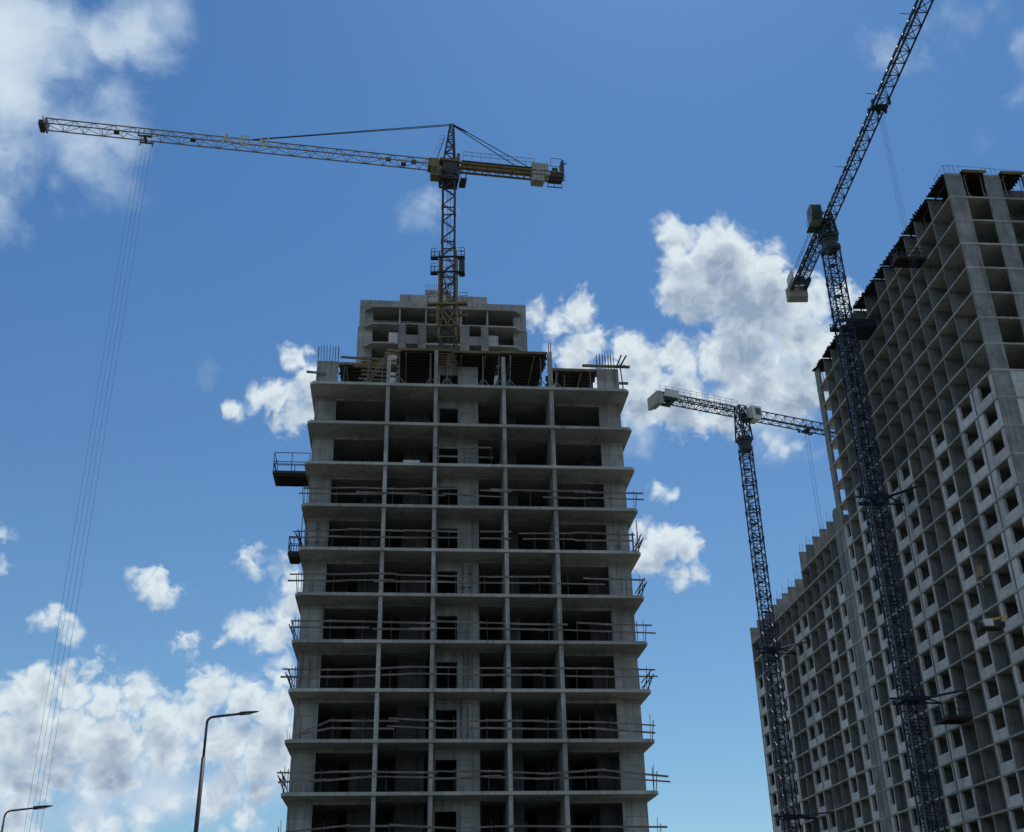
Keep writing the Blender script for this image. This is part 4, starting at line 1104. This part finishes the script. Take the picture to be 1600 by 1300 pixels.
# mast wall ties
def wall_tie(par, base, z, ends, zr_=0, k=1.0):
    """collar round the mast and struts to the wall; ends in world xy"""
    m = MB(); ax = Vector((math.cos(R(5.1)), math.sin(R(5.1)), 0)); ay = Vector((-ax.y, ax.x, 0)); h = 1.15
    for sgn in (-1, 1):
        bx(m, ay * sgn * h, ax, ay, 3.0, .25, z - .2, z + .2); bx(m, ax * sgn * h, ax, ay, .25, 2.05, z - .2, z + .2)
    bx(m, -ax * 2.0 - ay * .9, ax, ay, 1.2, .15, z - .1, z + .1)
    m.build('tie_collar', 'blue', par)
    for i, (p, q) in enumerate(ends):
        p = Vector(p); q = Vector((q[0] - base[0], q[1] - base[1], q[2]))
        MB().bar(p + Z_ * z, q, .2, n=6).build('tie_strut', 'blue', par)
def be(t, l): return locb(t, .0, lz(l) - .1)
for lev, extra in ((8.45, 0), (16, 0)):
    z = lz(lev) - .1
    wall_tie(b1c, B1L, z, [((1.2, -1.1, 0), be(17.9, lev)), ((1.2, -.6, 0), be(18.1, lev)), ((1.2, 1.1, 0), be(24.2, lev)), ((1.2, -1, 0), be(24.0, lev))])
# upper climbing collar and bridge to the floor
z = 73.0
m = MB(); ax = Vector((math.cos(R(5.1)), math.sin(R(5.1)), 0)); ay = Vector((-ax.y, ax.x, 0))
for sgn in (-1, 1): bx(m, ay * sgn * 1.2, ax, ay, 2.7, .2, z, z + .45); bx(m, ax * sgn * 1.2, ax, ay, .2, 2.2, z, z + .45); bx(m, ay * sgn * 1.2, ax, ay, 2.6, .08, z + .95, z + 1.05)
for a_ in (-1.25, -.4, .4, 1.25):
    for b_ in (-1.2, 1.2): m.bar(ax * a_ + ay * b_ + Z_ * (z + .45), ax * a_ + ay * b_ + Z_ * (z + 1.0), .1)
bx(m, ax * 2.6 + ay * 1.0, ax, ay, 2.6, 3.2, z - .25, z - .05)
bx(m, ax * 2.6 - ay * .5, ax, ay, 2.6, .15, z - .05, z + .9)
m.build('climbing_collar', 'blue', b1c)

B2L = (36.75, 161.5, 0)
b2c, J2, S2 = flat_crane('tower_crane', 'smaller navy crane with white cab, its jib disappearing behind the right block', B2L, R(5.1), 1.65, 76.6, 82.2, R(24), 45, 15.8, 12.6, 30, -1)
m = MB(); hp = J2 * 12.6; bx(m, hp, J2, S2, .9, .35, 29, 30); m.bar(hp + Z_ * 28.3, hp + Z_ * 29, .14); m.build('hook_block', 'yellow', b2c)
for lev in (10.4, 18.05):
    z = lz(lev) - .1
    wall_tie(b2c, B2L, z, [((1.2, -1.1, 0), be(60.6, lev)), ((1.2, 1.1, 0), be(67.6, lev)), ((1.2, -1, 0), be(67.3, lev))])

# suspended load below the tall crane's hook
hp = Vector(B1L) + J1 * 22.2
ld = thing('suspended_load', 'dark tray carrying an orange timber, hanging in front of the right block', 'load', (hp.x, hp.y, 28.6))
MB().box(-1.0, -.7, 0, 1.0, .7, .12).box(-1.0, -.7, .12, -.94, .7, .55).box(.94, -.7, .12, 1.0, .7, .55).box(-.94, .64, .12, .94, .7, .55).build('tray', 'ply', ld)
MB().box(-.7, -.5, .125, .1, .5, .8).build('sack', 'white', ld)
MB().plate((-.1, -.3, .75), (1.35, -.5, .95), .22, .1, (0, 0, 1)).build('timber', 'orange', ld)
m = MB()
for a in (-1, 1):
    for b in (-.68, .68): m.bar((a * .97, b, .1), (0, 0, 3.75), .03)
m.build('sling', 'cable', ld)

# ------------------------------------------------------------------ street lamps
def street_lamp(label, loc, H, arm, az, r0=.08, r1=.05, hs=.68):
    t = thing('street_lamp', label, 'street lamp', loc, 0, 'street lamps')
    J = Vector((math.cos(az), math.sin(az), 0))
    pts = [Vector((0, 0, 0)), Vector((0, 0, 1.6)), Vector((0, 0, H - 1.3))]
    MB().tube(pts, [r0 * 1.25, r0, r1 * 1.15], n=12).build('pole', 'lamp', t, True)
    a = [Vector((0, 0, H - 1.3)), Vector((0, 0, H - .3))]
    for k in range(1, 7):
        an = R(84) * k / 6
        a.append(Vector((0, 0, H - .3)) + J * (.17 * (1 - math.cos(an))) + Z_ * (.17 * math.sin(an)))
    a.append(a[-1] + J * arm + Z_ * arm * .11)
    ar = MB().tube(a, r1 * .8, n=10); ar.build('arm', 'lamp', t, True)
    e = a[-1]; S = Vector((-J.y, J.x, 0)); d = (J + Z_ * .11).normalized(); up = d.cross(S) * -1
    if up.z < 0: up = -up
    m = MB(); rings = [(u_ * hs, w_ * hs, h_ * hs) for u_, w_, h_ in ((0, .06, .06), (.06, .10, .085), (.2, .14, .08), (.5, .15, .06), (.75, .10, .035), (.85, .04, .02))]
    n = 10; i0 = 0
    for (u, w, h) in rings:
        for k in range(n):
            an = 2 * math.pi * k / n; m.v.append(tuple(e + d * u + S * (math.cos(an) * w) + up * (math.sin(an) * h)))
    for j in range(len(rings) - 1):
        for k in range(n): a0 = j * n + k; b0 = j * n + (k + 1) % n; m.f.append((a0, b0, b0 + n, a0 + n))
    m.f.append(tuple(reversed(range(n)))); m.f.append(tuple((len(rings) - 1) * n + k for k in range(n)))
    hd = m.build('lamp_head', 'lamp', t, True)
    c = e + d * .26 - up * .046
    MB().hexa([c + d * a_ + S * b_ + up * c_ for c_ in (-.004, .012) for a_, b_ in ((-.1, -.06), (.1, -.06), (.1, .06), (-.1, .06))]).build('lens', 'lens', hd)
    return t
street_lamp('dark curved-arm street lamp left of the near tower', (-9.28, 34.0, 0), 9.03, .78, R(2))
street_lamp('dark curved-arm street lamp at the bottom left corner, mostly cut off', (-15.72, 36.0, 0), 6.75, .66, R(4), .055, .036)
rm.v = [(-10.2,-60,.004),(-10.2,30,.004),(-27.6,62,.004),(-70,140,.004),(-77,136,.004),(-34.6,58,.004),(-17.2,27,.004),(-17.2,-60,.004)]
struct(rm.build('road', 'asphalt'))
km = MB()
for a, b in (((-10.1, -60), (-10.1, 30)), ((-10.1, 30), (-27.5, 62)), ((-27.5, 62), (-69.9, 140)), ((-17.3, -60), (-17.3, 27)), ((-17.3, 27), (-34.7, 58)), ((-34.7, 58), (-77.1, 136))):
    km.plate((a[0], a[1], .065), (b[0], b[1], .065), .13, .2, (0, 0, 1))
struct(km.build('kerb', 'kerb'))
